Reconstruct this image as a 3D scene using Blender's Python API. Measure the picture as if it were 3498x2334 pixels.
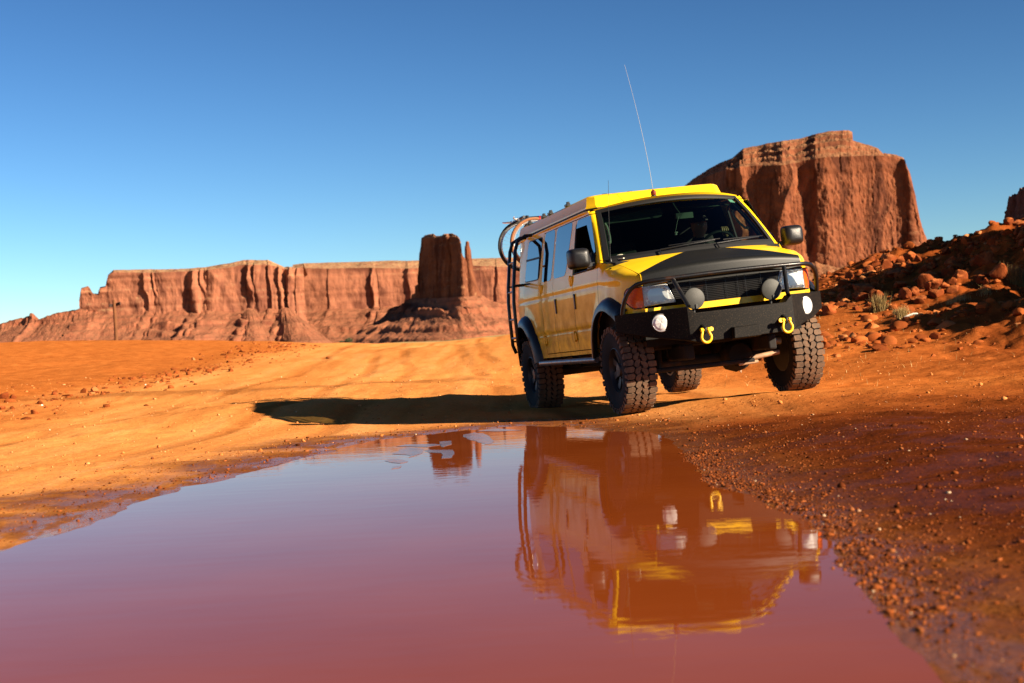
import bpy, bmesh, math, random
import numpy as np
from mathutils import Vector, Matrix

random.seed(7)
for _o in list(bpy.data.objects):
    bpy.data.objects.remove(_o, do_unlink=True)
SC = bpy.context.scene
COL = SC.collection
R = math.radians

# ------------------------------------------------------------------ camera
W_, H_ = 3498.0, 2334.0
CX, CY, FPX = 1749.0, 1167.0, 5134.8
UP = np.array([-0.0530, -0.9986, 0.0056]); UP /= np.linalg.norm(UP)      # world up seen by the camera (x right, y down, z out)
FW = np.array([0, 0, 1.0]) - UP[2] * UP; FW /= np.linalg.norm(FW)
RT = np.cross(FW, UP)
WC = np.stack([RT, FW, UP])
CAM = np.array([0.0, 0.0, 0.7244])
cam_d = bpy.data.cameras.new("camera")
cam = bpy.data.objects.new("camera", cam_d); COL.objects.link(cam)
cam.matrix_world = Matrix([[WC[i][0], -WC[i][1], -WC[i][2], CAM[i]] for i in range(3)] + [[0, 0, 0, 1]])
cam_d.sensor_width = 36.0
cam_d.lens = FPX / W_ * 36.0
cam_d.clip_start = 0.05
cam_d.clip_end = 60000
cam_d.dof.use_dof = True
cam_d.dof.focus_distance = 14.2
cam_d.dof.aperture_fstop = 3.8
SC.camera = cam

# ------------------------------------------------------------------ light
SUN_EL = R(24.5)
SUN_AZ = R(-30.0)              # direction TO the sun on the ground, measured from +x towards +y
sun_dir = Vector((math.cos(SUN_AZ) * math.cos(SUN_EL), math.sin(SUN_AZ) * math.cos(SUN_EL), math.sin(SUN_EL)))
sl = bpy.data.lights.new("sun", 'SUN'); sl.energy = 5.0; sl.angle = R(0.5); sl.color = (1.0, 0.83, 0.62)
so = bpy.data.objects.new("sun", sl); COL.objects.link(so)
so.rotation_euler = sun_dir.to_track_quat('Z', 'Y').to_euler()
wd = bpy.data.worlds.new("World"); SC.world = wd; wd.use_nodes = True
wn = wd.node_tree
sky = wn.nodes.new('ShaderNodeTexSky'); sky.sky_type = 'NISHITA'; sky.sun_disc = False
sky.sun_elevation = SUN_EL
sky.sun_rotation = R(90) - SUN_AZ
sky.altitude = 1700; sky.air_density = 1.0; sky.dust_density = 0.25; sky.ozone_density = 3.0
hs = wn.nodes.new('ShaderNodeHueSaturation'); hs.inputs['Saturation'].default_value = 1.0; hs.inputs['Hue'].default_value = .493
sc1 = wn.nodes.new('ShaderNodeVectorMath'); sc1.operation = 'SCALE'; sc1.inputs['Scale'].default_value = .11       # clear, dry air: a deeper zenith
gmm = wn.nodes.new('ShaderNodeGamma'); gmm.inputs['Gamma'].default_value = 1.72
sc2 = wn.nodes.new('ShaderNodeVectorMath'); sc2.operation = 'SCALE'; sc2.inputs['Scale'].default_value = 9.5
bg = wn.nodes['Background']; bg.inputs['Strength'].default_value = 0.05
wn.links.new(sky.outputs[0], sc1.inputs[0]); wn.links.new(sc1.outputs[0], gmm.inputs['Color']); wn.links.new(gmm.outputs[0], sc2.inputs[0]); wn.links.new(sc2.outputs[0], hs.inputs['Color']); wn.links.new(hs.outputs[0], bg.inputs['Color'])
SC.view_settings.view_transform = 'Standard'; SC.view_settings.look = 'None'
SC.view_settings.exposure = 1.6; SC.view_settings.gamma = 1.0
SC.cycles.max_bounces = 8; SC.cycles.transparent_max_bounces = 12
SC.cycles.use_adaptive_sampling = False
SC.cycles.sample_clamp_indirect = 6.0

# ------------------------------------------------------------------ picture <-> world
def ray(px, py):
    return WC @ np.array([(px - CX) / FPX, (py - CY) / FPX, 1.0])
def at(px, py, Y):
    d = ray(px, py); return CAM + d * (Y / d[1])
def on_plane(px, py, z=0.0):
    d = ray(px, py); return CAM + d * ((z - CAM[2]) / d[2])
def z_for(x, y, py):
    """height of the point above (x, y) that falls on picture row py"""
    lo, hi = -400.0, 900.0
    for _ in range(48):
        m = .5 * (lo + hi); c = WC.T @ (np.array([x, y, m]) - CAM)
        if CY + FPX * c[1] / c[2] > py: lo = m
        else: hi = m
    return .5 * (lo + hi)

# ------------------------------------------------------------------ noise
def _h(ix, iy, s):
    n = (ix * 374761393 + iy * 668265263 + s * 974634777) & 0xFFFFFFFF
    n = ((n ^ (n >> 13)) * 1274126177) & 0xFFFFFFFF
    return ((n ^ (n >> 16)) & 0xFFFF) / 32767.5 - 1.0
def vnoise(x, y, s=0):
    x = np.asarray(x, float); y = np.asarray(y, float)
    ix = np.floor(x).astype(np.int64); iy = np.floor(y).astype(np.int64)
    fx = x - ix; fy = y - iy
    fx = fx * fx * (3 - 2 * fx); fy = fy * fy * (3 - 2 * fy)
    a = _h(ix, iy, s); b = _h(ix + 1, iy, s); c = _h(ix, iy + 1, s); d = _h(ix + 1, iy + 1, s)
    return (a * (1 - fx) + b * fx) * (1 - fy) + (c * (1 - fx) + d * fx) * fy
def fbm(x, y, o=4, s=0, g=.5):
    t = 0; a = 1.0; f = 1.0
    for k in range(o):
        t = t + a * vnoise(x * f, y * f, s + k * 17); a *= g; f *= 2.03
    return t
def sstep(a, b, x):
    t = np.clip((np.asarray(x, float) - a) / (b - a), 0, 1); return t * t * (3 - 2 * t)

# ------------------------------------------------------------------ materials
MATS = {}
def nodes(name):
    m = bpy.data.materials.new(name); m.use_nodes = True
    nt = m.node_tree; b = nt.nodes['Principled BSDF']; MATS[name] = m
    return m, nt, b
def N(nt, t, **kw):
    n = nt.nodes.new(t)
    for k, v in kw.items():
        if k in n.inputs: n.inputs[k].default_value = v
        else: setattr(n, k, v)
    return n
def ramp(nt, src, stops):
    r = nt.nodes.new('ShaderNodeValToRGB')
    e = r.color_ramp.elements
    while len(e) < len(stops): e.new(.5)
    for i, (p, c) in enumerate(stops):
        e[i].position = p; e[i].color = (*c, 1) if len(c) == 3 else c
    nt.links.new(src, r.inputs[0]); return r
def mixc(nt, f, a, b, mode='MIX'):
    n = nt.nodes.new('ShaderNodeMix'); n.data_type = 'RGBA'; n.blend_type = mode
    for i, v in ((0, f), (6, a), (7, b)):
        if hasattr(v, 'links') or hasattr(v, 'is_linked'): nt.links.new(v, n.inputs[i])
        else: n.inputs[i].default_value = v if i == 0 else ((*v, 1) if len(v) == 3 else v)
    return n.outputs[2]
def math_(nt, op, a, b=0.0, clamp=False):
    n = nt.nodes.new('ShaderNodeMath'); n.operation = op; n.use_clamp = clamp
    for i, v in ((0, a), (1, b)):
        if hasattr(v, 'is_linked'): nt.links.new(v, n.inputs[i])
        else: n.inputs[i].default_value = v
    return n.outputs[0]
def noise(nt, scale, detail=5, vec=None, rough=.55, dist=0.0):
    n = N(nt, 'ShaderNodeTexNoise', Scale=scale, Detail=detail, Roughness=rough, Distortion=dist)
    if vec is not None: nt.links.new(vec, n.inputs['Vector'])
    return n.outputs['Fac']
def bump(nt, b, h, strength, dist, chain=None):
    n = N(nt, 'ShaderNodeBump', Strength=strength, Distance=dist)
    nt.links.new(h, n.inputs['Height'])
    if chain is not None: nt.links.new(chain, n.inputs['Normal'])
    nt.links.new(n.outputs[0], b.inputs['Normal']); return n.outputs[0]
def objco(nt):
    return nt.nodes.new('ShaderNodeTexCoord').outputs['Object']
def worldpos(nt):
    return nt.nodes.new('ShaderNodeNewGeometry').outputs['Position']
def mapped(nt, vec, scale):
    m = nt.nodes.new('ShaderNodeMapping'); m.inputs['Scale'].default_value = scale
    nt.links.new(vec, m.inputs['Vector']); return m.outputs[0]
def simple(name, col, rough=.5, metal=0.0, var=0.0, vscale=8.0, bmp=0.0, bscale=60.0, coat=0.0, dust=None, ior=1.45):
    m, nt, b = nodes(name)
    b.inputs['Roughness'].default_value = rough; b.inputs['Metallic'].default_value = metal
    b.inputs['Coat Weight'].default_value = coat; b.inputs['Coat Roughness'].default_value = .03
    b.inputs['IOR'].default_value = ior
    b.inputs['Base Color'].default_value = (*col, 1)
    co = objco(nt)
    out = None
    if var > 0:
        f = noise(nt, vscale, 6, co)
        out = ramp(nt, f, [(.3, tuple(c * (1 - var) for c in col)), (.7, tuple(min(1, c * (1 + var)) for c in col))]).outputs[0]
    if dust:
        f = ramp(nt, noise(nt, dust[1], 6, co), [(dust[2], (0, 0, 0)), (dust[3], (1, 1, 1))]).outputs[0]
        out = mixc(nt, f, out if out is not None else col, dust[0])
    if out is not None: nt.links.new(out, b.inputs['Base Color'])
    if bmp > 0: bump(nt, b, noise(nt, bscale, 4, co), bmp, .01)
    return m

# ------------------------------------------------------------------ objects
def tag(o, label=None, cat=None, group=None, kind=None):
    if label: o['label'] = label
    if cat: o['category'] = cat
    if group: o['group'] = group
    if kind: o['kind'] = kind
    return o
def empty(name, loc=(0, 0, 0), rz=0.0):
    o = bpy.data.objects.new(name, None); COL.objects.link(o)
    o.location = loc; o.rotation_euler = (0, 0, rz); o.empty_display_size = .2
    return o
def np_mesh(name, V, F):
    V = np.ascontiguousarray(V, dtype=np.float32); F = np.asarray(F)
    me = bpy.data.meshes.new(name); k = F.shape[1]
    me.vertices.add(len(V)); me.vertices.foreach_set('co', V.ravel())
    me.loops.add(F.size); me.loops.foreach_set('vertex_index', F.ravel().astype(np.int32))
    me.polygons.add(len(F)); me.polygons.foreach_set('loop_start', np.arange(0, F.size, k, dtype=np.int32))
    me.update(calc_edges=True); me.validate()
    return me
def link(name, me, mat, parent=None, smooth=True, angle=None):
    if mat is not None: me.materials.append(MATS[mat] if isinstance(mat, str) else mat)
    if smooth:
        me.polygons.foreach_set('use_smooth', [True] * len(me.polygons))
        if angle: me.set_sharp_from_angle(angle=R(angle))
    o = bpy.data.objects.new(name, me); COL.objects.link(o)
    if parent is not None: o.parent = parent
    return o
def grid_faces(ni, nj, closed=False):
    i, j = np.meshgrid(np.arange(ni - 1), np.arange(nj if closed else nj - 1), indexing='ij')
    j2 = (j + 1) % nj
    return np.stack([i * nj + j, i * nj + j2, (i + 1) * nj + j2, (i + 1) * nj + j], -1).reshape(-1, 4)
def frame_of(d):
    d = Vector(d).normalized()
    a = Vector((0, 0, 1)) if abs(d.z) < .9 else Vector((1, 0, 0))
    u = d.cross(a).normalized(); return u, d.cross(u).normalized(), d
class MB:
    """collects solids and links them as ONE mesh object"""
    def __init__(s): s.v = []; s.f = []
    def add(s, v, f):
        n = len(s.v); s.v += [tuple(map(float, p)) for p in v]; s.f += [tuple(i + n for i in q) for q in f]; return s
    def box(s, c, d, rot=None):
        x, y, z = d[0] / 2, d[1] / 2, d[2] / 2
        v = [Vector((a * x, b * y, e * z)) for a in (-1, 1) for b in (-1, 1) for e in (-1, 1)]
        if rot is not None: v = [rot @ p for p in v]
        v = [p + Vector(c) for p in v]
        return s.add(v, [(0, 1, 3, 2), (4, 6, 7, 5), (0, 4, 5, 1), (2, 3, 7, 6), (0, 2, 6, 4), (1, 5, 7, 3)])
    def tube(s, pts, r, n=10, closed=False, cap=True):
        P = [Vector(p) for p in pts]; m = len(P); rr = r if isinstance(r, (list, tuple)) else [r] * m
        u = None; V = []
        for i, p in enumerate(P):
            a = P[(i - 1) % m] if (closed or i > 0) else p
            b = P[(i + 1) % m] if (closed or i < m - 1) else p
            d = (b - a).normalized()
            if u is None: u, w, _ = frame_of(d)
            else:
                u = (u - d * u.dot(d)).normalized(); w = d.cross(u)
            for k in range(n):
                t = 2 * math.pi * k / n; V.append(p + (u * math.cos(t) + d.cross(u) * math.sin(t)) * rr[i])
        F = []
        for i in range(m if closed else m - 1):
            i2 = (i + 1) % m
            for k in range(n):
                F.append((i * n + k, i * n + (k + 1) % n, i2 * n + (k + 1) % n, i2 * n + k))
        if cap and not closed:
            F.append(tuple(range(n))[::-1]); F.append(tuple((m - 1) * n + k for k in range(n)))
        return s.add(V, F)
    def cyl(s, a, b, r, n=16, r2=None): return s.tube([a, b], [r, r if r2 is None else r2], n)
    def lathe(s, prof, o, axis, n=32, ref=None):
        """prof: (distance along axis, radius)"""
        u, w, d = frame_of(axis); o = Vector(o); V = []; F = []
        for (h, r) in prof:
            for k in range(n):
                t = 2 * math.pi * k / n; V.append(o + d * h + (u * math.cos(t) + w * math.sin(t)) * r)
        m = len(prof)
        for i in range(m - 1):
            for k in range(n): F.append((i * n + k, i * n + (k + 1) % n, (i + 1) * n + (k + 1) % n, (i + 1) * n + k))
        if prof[0][1] > 1e-5: F.append(tuple(range(n))[::-1])
        if prof[-1][1] > 1e-5: F.append(tuple((m - 1) * n + k for k in range(n)))
        return s.add(V, F)
    def prism(s, A, B):
        """closed solid between two matching outlines"""
        n = len(A); F = [tuple(range(n)), tuple(range(2 * n - 1, n - 1, -1))]
        F += [(i, i + n, (i + 1) % n + n, (i + 1) % n) for i in range(n)]
        return s.add(list(A) + list(B), F)
    def grid(s, P):
        ni, nj = len(P), len(P[0])
        return s.add([p for r in P for p in r], [(i * nj + j, i * nj + j + 1, (i + 1) * nj + j + 1, (i + 1) * nj + j) for i in range(ni - 1) for j in range(nj - 1)])
    def mesh(s, name, merge=0.0, recalc=True):
        me = bpy.data.meshes.new(name); me.from_pydata(s.v, [], s.f); me.update()
        if merge > 0 or recalc:
            bm = bmesh.new(); bm.from_mesh(me)
            if merge > 0: bmesh.ops.remove_doubles(bm, verts=bm.verts, dist=merge)
            if recalc: bmesh.ops.recalc_face_normals(bm, faces=bm.faces)
            bm.to_mesh(me); bm.free()
        return me
    def build(s, name, mat, parent=None, angle=35, bevel=0.0, merge=0.0, smooth=True):
        o = link(name, s.mesh(name, merge), mat, parent, smooth, angle)
        if bevel > 0:
            b = o.modifiers.new('bevel', 'BEVEL'); b.width = bevel; b.segments = 2; b.limit_method = 'ANGLE'; b.angle_limit = R(40)
        return o
def copy_tree(o, parent=None):
    c = o.copy(); COL.objects.link(c); c.parent = parent
    for ch in list(o.children): copy_tree(ch, c)
    return c
# ================================================================== GROUND, PUDDLE
S_ = 1.48851                                     # the 2350-wide view -> picture pixels
_shore = [(-260, 1345), (-120, 1300), (0, 1258), (60, 1243), (150, 1220), (215, 1195), (300, 1155), (385, 1133), (440, 1115), (540, 1092),
          (640, 1070), (700, 1050), (790, 1026), (850, 1012), (950, 1001), (1050, 991), (1130, 982), (1210, 976), (1300, 980),
          (1380, 988), (1490, 993), (1550, 1008), (1588, 1048), (1605, 1080), (1650, 1110), (1740, 1140), (1850, 1185),
          (1900, 1212), (1922, 1258), (1934, 1300), (2000, 1352), (2060, 1420), (2110, 1482), (2180, 1560), (2260, 1660), (2350, 1800)]
SHORE = np.array([on_plane(a * S_, b * S_)[:2] for a, b in _shore])
SHORE = np.vstack([SHORE, [[1.15, 1.9], [.9, 1.1], [-.6, .75], [-2.4, 1.4], [-3.6, 3.2]]])
def densify(P, step=.12):
    out = []
    for i in range(len(P)):
        a, b = P[i], P[(i + 1) % len(P)]; n = max(1, int(np.linalg.norm(b - a) / step))
        for k in range(n): out.append(a + (b - a) * k / n)
    return np.array(out)
SHD = densify(SHORE, .05)
SHD = SHD + np.stack([vnoise(SHD[:, 0] * 4, SHD[:, 1] * 2.2, 3), vnoise(SHD[:, 0] * 4, SHD[:, 1] * 2.2, 9)], 1) * [.06, .10] * np.clip(SHD[:, 1:2] / 9, .45, 1)
SHD = SHD + np.stack([vnoise(SHD[:, 0] * 13, SHD[:, 1] * 9, 13), vnoise(SHD[:, 0] * 13, SHD[:, 1] * 9, 19)], 1) * [.025, .03]
def shore_dist(x, y):
    """signed distance to the puddle edge (negative in the water)"""
    x = np.asarray(x, float).ravel(); y = np.asarray(y, float).ravel(); out = np.full(x.shape, 99.0)
    m = np.where((np.abs(x) < 12) & (y > -6) & (y < 26))[0]
    A = SHD; Bq = np.roll(SHD, -1, 0); d = Bq - A; L = (d ** 2).sum(1)
    for c in range(0, len(m), 4000):
        q = m[c:c + 4000]; px = x[q][:, None]; py = y[q][:, None]
        t = np.clip(((px - A[:, 0]) * d[:, 0] + (py - A[:, 1]) * d[:, 1]) / L, 0, 1)
        D = np.sqrt((px - A[:, 0] - t * d[:, 0]) ** 2 + (py - A[:, 1] - t * d[:, 1]) ** 2).min(1)
        cr = ((A[:, 1] > py) != (Bq[:, 1] > py)) & (px < d[:, 0] * (py - A[:, 1]) / np.where(d[:, 1] == 0, 1e-9, d[:, 1]) + A[:, 0])
        out[q] = np.where(cr.sum(1) % 2 == 1, -D, D)
    return out
_cp = [(0, 1400, 24), (0, 1300, 40), (0, 1171, 58), (372, 1163, 60), (625, 1163, 62), (893, 1169, 66), (1161, 1179, 70), (1340, 1185, 74),
       (1488, 1191, 78), (1741, 1202, 85), (600, 1280, 36), (1100, 1280, 34), (1500, 1290, 28), (1500, 1360, 21), (918, 1385, 19.5),
       (500, 1420, 20), (200, 1500, 15.5), (0, 1600, 11.5), (0, 1500, 16), (918, 1440, 17),
       (2813, 1295, 20), (3100, 1330, 15.5), (3498, 1429, 9.5), (3498, 1235, 19), (3300, 1300, 15), (3498, 1120, 25), (3498, 1042, 28),
       (3498, 900, 33), (3498, 772, 38), (3170, 853, 44), (2990, 910, 50), (2828, 940, 60), (2800, 1080, 30), (2800, 1000, 40),
       (3000, 1130, 26), (3200, 1080, 28), (3200, 960, 36), (2500, 1318, 20.6), (2500, 1250, 23), (2450, 1200, 30), (2300, 1260, 25),
       (2100, 1290, 24), (1950, 1300, 22), (2200, 1165, 62), (2500, 1080, 60), (2330, 1120, 62)]
CP = [at(*c) for c in _cp]
CP += [np.array(c, float) for c in [
    (1.158, 14.80, .038), (2.854, 15.2, .155), (.376, 18.2, -.012), (2.072, 18.6, .094), (2.0, 13.6, .07), (1.0, 13.4, .03), (3.6, 13.2, .10), (4, 9, .10), (2.6, 6, .06),
    (12, 10, .5), (18, 20, 2.2), (25, 35, 5.5), (9, 3, .3), (4, 1, .2), (20, 70, 3.2), (40, 70, 4.0), (6, 75, 2.2), (-6, 0, .15), (-8, -8, .3), (8, -8, .4), (0, -10, .25), (0, -30, .5),
    (-12, 10, .12), (-25, 30, 1.2), (-40, 50, 2.2), (-45, 20, 1.2), (40, 10, 3), (-30, -30, 1), (30, -30, 2), (-38, 95, .2), (-20, 100, -.3), (0, 105, -.5), (20, 105, 1.2), (45, 110, 2.5), (-70, 90, .5), (60, 60, 5)]]
CP = np.array(CP)
def _phi(r): return np.sqrt(r * r + 4.0)
_n = len(CP); _A = np.zeros((_n + 3, _n + 3))
_A[:_n, :_n] = _phi(np.linalg.norm(CP[:, None, :2] - CP[None, :, :2], axis=2)) + np.eye(_n) * .002
_A[:_n, _n] = 1; _A[:_n, _n + 1:] = CP[:, :2]; _A[_n:, :_n] = _A[:_n, _n:].T
_wt = np.linalg.solve(_A, np.concatenate([CP[:, 2], [0, 0, 0]]))
def ground_z(x, y, sd=None):
    sh = np.shape(x); x = np.asarray(x, float).ravel(); y = np.asarray(y, float).ravel()
    z = np.empty_like(x)
    xn = np.clip(x, -130, 130); yn = np.clip(y, -130, 150)
    for c in range(0, len(x), 20000):
        q = slice(c, c + 20000)
        r = np.sqrt((xn[q, None] - CP[:, 0]) ** 2 + (yn[q, None] - CP[:, 1]) ** 2)
        z[q] = _phi(r) @ _wt[:_n] + _wt[_n] + _wt[_n + 1] * xn[q] + _wt[_n + 2] * yn[q]
    rr = np.hypot(x, y)
    far = .7 + .0088 * np.clip(y - 190, -60, 2600) + 2.5 * fbm(x / 160, y / 160, 3, 5) * sstep(150, 600, rr)
    z = z + (far - z) * sstep(88, 150, rr)
    if sd is None: sd = shore_dist(x, y)
    near = 1 - sstep(60, 140, rr)
    rough = sstep(.0, 2.5, sd)
    right = sstep(3.0, 7.0, x - .16 * (y - 12)) * sstep(16, 24, y)
    van = 1 - np.exp(-(((x - 1.6) / 2.2) ** 2 + ((y - 16.7) / 3.2) ** 2) ** 2)
    z = z + near * van * (.035 * fbm(x / 1.7, y / 1.7, 4, 11) * rough + .012 * fbm(x / .32, y / .32, 3, 21) * sstep(0, .8, sd) * sstep(60, 12, rr))
    z = z + near * right * (.30 * fbm(x / 4.2, y / 4.2, 4, 31) + .17 * fbm(x / .9, y / .9, 4, 41, .6))
    ruts = fbm(x * 1.7 + .5 * np.sin(y / 9.0), y * .045, 3, 47)
    z = z + near * van * rough * .012 * ruts * sstep(-9, -5, x) * (1 - sstep(1, 4, x)) * sstep(9, 13, y)
    # and tyre-squeezed ridges on the wet right margin
    ridge = np.abs(vnoise((x * .8 + y * .25) * 1.9, y * .35, 51))
    z = z + near * .05 * (1 - ridge) ** 3 * sstep(1.6, 3.2, x) * sstep(14.5, 10, y) * sstep(.3, 1.6, sd) * sstep(2, 4, y)
    # the puddle basin
    k = sstep(0, 1.3, sd)
    low = np.minimum(z, .002 + .055 * np.clip(sd, 0, .12) + .020 * np.clip(sd - .12, 0, 9) + .010 * fbm(x / .5, y / .25, 3, 61) * sstep(.05, .4, sd))
    z = np.where(sd > 0, low * (1 - k) + z * k, z)
    z = np.where((sd > 0) & (sd < 4), np.maximum(z, .0015 + .012 * np.clip(sd, 0, 1)), z)
    z = np.where(sd <= 0, .002 + .06 * np.clip(sd, -1.5, 0), z)
    return z.reshape(sh)
# one polar sheet round the camera foot
_az = np.concatenate([np.linspace(-180, -26, 52)[:-1], np.linspace(-26, 26, 760), np.linspace(26, 180, 52)[1:-1]])
_az = np.radians(_az)
_r = np.concatenate([[.02, .35, .8, 1.4, 2.0], np.geomspace(2.6, 130, 560), np.geomspace(133, 14000, 90)])
RR, AA = np.meshgrid(_r, _az, indexing='ij')
gx = (RR * np.sin(AA)).ravel(); gy = (RR * np.cos(AA)).ravel()
gsd = shore_dist(gx, gy)
gz = ground_z(gx, gy, gsd)
GV = np.stack([gx, gy, gz], 1); GF = grid_faces(len(_r), len(_az), closed=True)
GV = np.vstack([GV, [[0, 0, -.15]]])
# surface masks: how wet, how red, how trodden
def masks(x, y, sd):
    w = 1 - sstep(.15, 1.5, sd - .55 * fbm(x / .9, y / .6, 3, 71))
    # the right margin stays damp far from the water
    wr = sstep(.6, 2.0, x - .05 * (y - 9)) * (1 - sstep(9.6, 12.6, y + .16 * x + 1.0 * fbm(x / 1.6, y / 1.6, 3, 81))) * sstep(-3, 1, y)
    w = np.maximum(w, .92 * wr)
    w2 = (1 - sstep(11.5, 16, y + .3 * x)) * sstep(-1.5, 1.5, x) * .45
    w = np.maximum(w, w2 * (y < 20))
    band = np.exp(-((y - (26.5 - .10 * x + .35 * vnoise(x / 2, y * 0, 5))) / .8) ** 2) * sstep(-11, -7, x) * sstep(.6, -1, x)
    w = np.maximum(w, .55 * band)
    u = x + .02 * (y - 14)                       # the track runs away past the van
    road = 1 - sstep(3.6, 6.6, np.abs(u + 2.3) + .9 * fbm(x / 2.2, y / 9, 3, 91))
    road = road * (1 - .9 * sstep(2.6, 5.5, x - .06 * (y - 12)) * sstep(15, 19, y))
    trk = 0
    for xc in (-5.1, -3.35, -2.3, -.55, .1, 1.85):
        cx = xc + .5 * np.sin(y / 10.0 + xc * .35) + .12 * vnoise(y / 2.5, y * 0 + xc, 7) - .02 * (y - 14)
        trk = trk + np.exp(-(((x - cx) / .15) ** 2) ** 2) * (.45 + .55 * sstep(-.3, .4, vnoise(y / 3 + xc * 7, y * 0, 15)))
    trk = np.clip(trk, 0, 1) * sstep(10, 14, y) * (1 - sstep(60, 85, y))
    red = sstep(2.5, 7, x - .1 * (y - 12)) * sstep(14, 21, y + .12 * x + .8 * fbm(x, y, 3, 95))
    red = np.maximum(red, sstep(.5, 1.8, x) * (1 - sstep(11.8, 15.2, y + .5 * fbm(x, y, 3, 97))))
    return np.clip(w, 0, 1), np.clip(road, 0, 1), np.clip(red, 0, 1), trk
gw, gro, gre, gtr = masks(gx, gy, gsd)
gz = gz - .014 * gtr * sstep(.4, 1.2, gsd); GV[:len(gz), 2] = gz

m, nt, b = nodes('earth')
P = worldpos(nt)
aw = N(nt, 'ShaderNodeAttribute', attribute_name='wet').outputs['Fac']
ar = N(nt, 'ShaderNodeAttribute', attribute_name='road').outputs['Fac']
ae = N(nt, 'ShaderNodeAttribute', attribute_name='red').outputs['Fac']
n_big = noise(nt, .35, 6, P); n_mid = noise(nt, 2.6, 7, P, .65); n_fine = noise(nt, 34, 5, P, .7); n_streak = noise(nt, 1.0, 7, mapped(nt, P, (1.5, .11, 1)), .62, .35)
sand = ramp(nt, n_streak, [(.28, (.45, .155, .036)), (.50, (.58, .228, .060)), (.75, (.66, .295, .098))]).outputs[0]
dry = ramp(nt, n_mid, [(.28, (.28, .074, .015)), (.55, (.42, .125, .026)), (.8, (.52, .180, .044))]).outputs[0]
redc = ramp(nt, n_mid, [(.25, (.11, .026, .006)), (.5, (.23, .055, .012)), (.78, (.36, .098, .022))]).outputs[0]
c = mixc(nt, math_(nt, 'MULTIPLY', ar, math_(nt, 'ADD', .55, n_big), True), dry, sand)
c = mixc(nt, ae, c, redc)
at_ = N(nt, 'ShaderNodeAttribute', attribute_name='track').outputs['Fac']
c = mixc(nt, math_(nt, 'MULTIPLY', at_, math_(nt, 'ADD', .25, math_(nt, 'MULTIPLY', noise(nt, 5, 6, P, .7), .9)), True), c, mixc(nt, 1.0, c, (.66, .56, .50), 'MULTIPLY'))
spk = ramp(nt, n_fine, [(.30, (.55, .55, .55)), (.5, (1, 1, 1)), (.72, (1.18, 1.12, 1.05))]).outputs[0]
c = mixc(nt, .75, c, spk, 'MULTIPLY')
wetn = math_(nt, 'MULTIPLY', aw, math_(nt, 'ADD', .35, math_(nt, 'MULTIPLY', n_mid, 1.3)), True)
c = mixc(nt, math_(nt, 'MULTIPLY', wetn, .95), c, mixc(nt, 1.0, c, (.25, .19, .13), 'MULTIPLY'))
# far flat with dry scrub
yy = nt.nodes.new('ShaderNodeSeparateXYZ'); nt.links.new(P, yy.inputs[0])
fy = ramp(nt, math_(nt, 'MULTIPLY', yy.outputs[1], 1 / 400.0), [(.24, (0, 0, 0)), (.36, (1, 1, 1))]).outputs[0]
scrub = ramp(nt, noise(nt, .05, 6, P, .7), [(.35, (.42, .20, .07)), (.52, (.36, .26, .11)), (.7, (.22, .19, .09))]).outputs[0]
c = mixc(nt, fy, c, scrub)
nt.links.new(c, b.inputs['Base Color'])
rg = ramp(nt, wetn, [(.0, (.95,) * 3), (.55, (.80,) * 3), (.88, (.72,) * 3), (1, (.52,) * 3)]).outputs[0]
af = N(nt, 'ShaderNodeAttribute', attribute_name='film').outputs['Fac']
flm = math_(nt, 'MULTIPLY', af, ramp(nt, noise(nt, 1.0, 5, mapped(nt, P, (5.5, 1.6, 1)), .6), [(.44, (0, 0, 0)), (.52, (1, 1, 1))]).outputs[0], True)
nt.links.new(mixc(nt, flm, rg, (.10, .10, .10)), b.inputs['Roughness'])
sp = ramp(nt, wetn, [(.3, (.0,) * 3), (.88, (.006,) * 3), (1, (.05,) * 3)]).outputs[0]
nt.links.new(mixc(nt, flm, sp, (.28, .28, .28)), b.inputs['Specular IOR Level'])
ch = bump(nt, b, n_mid, .55, .05)
ch = bump(nt, b, noise(nt, 11, 5, P, .65), .6, .02, ch)
bump(nt, b, n_fine, .5, .007, ch)

# which faces are road, hill, ground
fc = GV[GF].mean(1); fx_, fy_ = fc[:, 0], fc[:, 1]
fr = gro[np.minimum(GF[:, 0], len(gro) - 1)]
hill_f = (fx_ - .13 * (fy_ - 20) > 3.2 + .5 * vnoise(fx_ / 3, fy_ / 3, 77)) & (fy_ > 18.5) & (fy_ < 90) & (fx_ < 120)
road_f = (fr > .5) & (fy_ > 10) & (fy_ < 88) & ~hill_f
def attr(me, nm, v):
    a = me.attributes.new(nm, 'FLOAT', 'POINT'); a.data.foreach_set('value', np.ascontiguousarray(v, dtype=np.float32))
gfilm = np.exp(-np.clip(gsd, 0, 9) / .42) * (gsd < 2.5) * (1 - sstep(.9, 1.6, gx)) * (gsd > -.3)
_AT = {'track': np.append(gtr, 0), 'film': np.append(gfilm, 0), 'wet': np.append(gw, 1), 'road': np.append(gro, 0), 'red': np.append(gre, .5)}
def sub_sheet(name, mask):
    F = GF[mask]; ids, inv = np.unique(F, return_inverse=True)
    me = np_mesh(name, GV[ids], inv.reshape(F.shape))
    for k, v in _AT.items(): attr(me, k, v[ids])
    return tag(link(name, me, 'earth'), kind='structure')
sub_sheet('ground', ~(hill_f | road_f))
sub_sheet('dirt_road', road_f)
sub_sheet('hill', hill_f)

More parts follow.
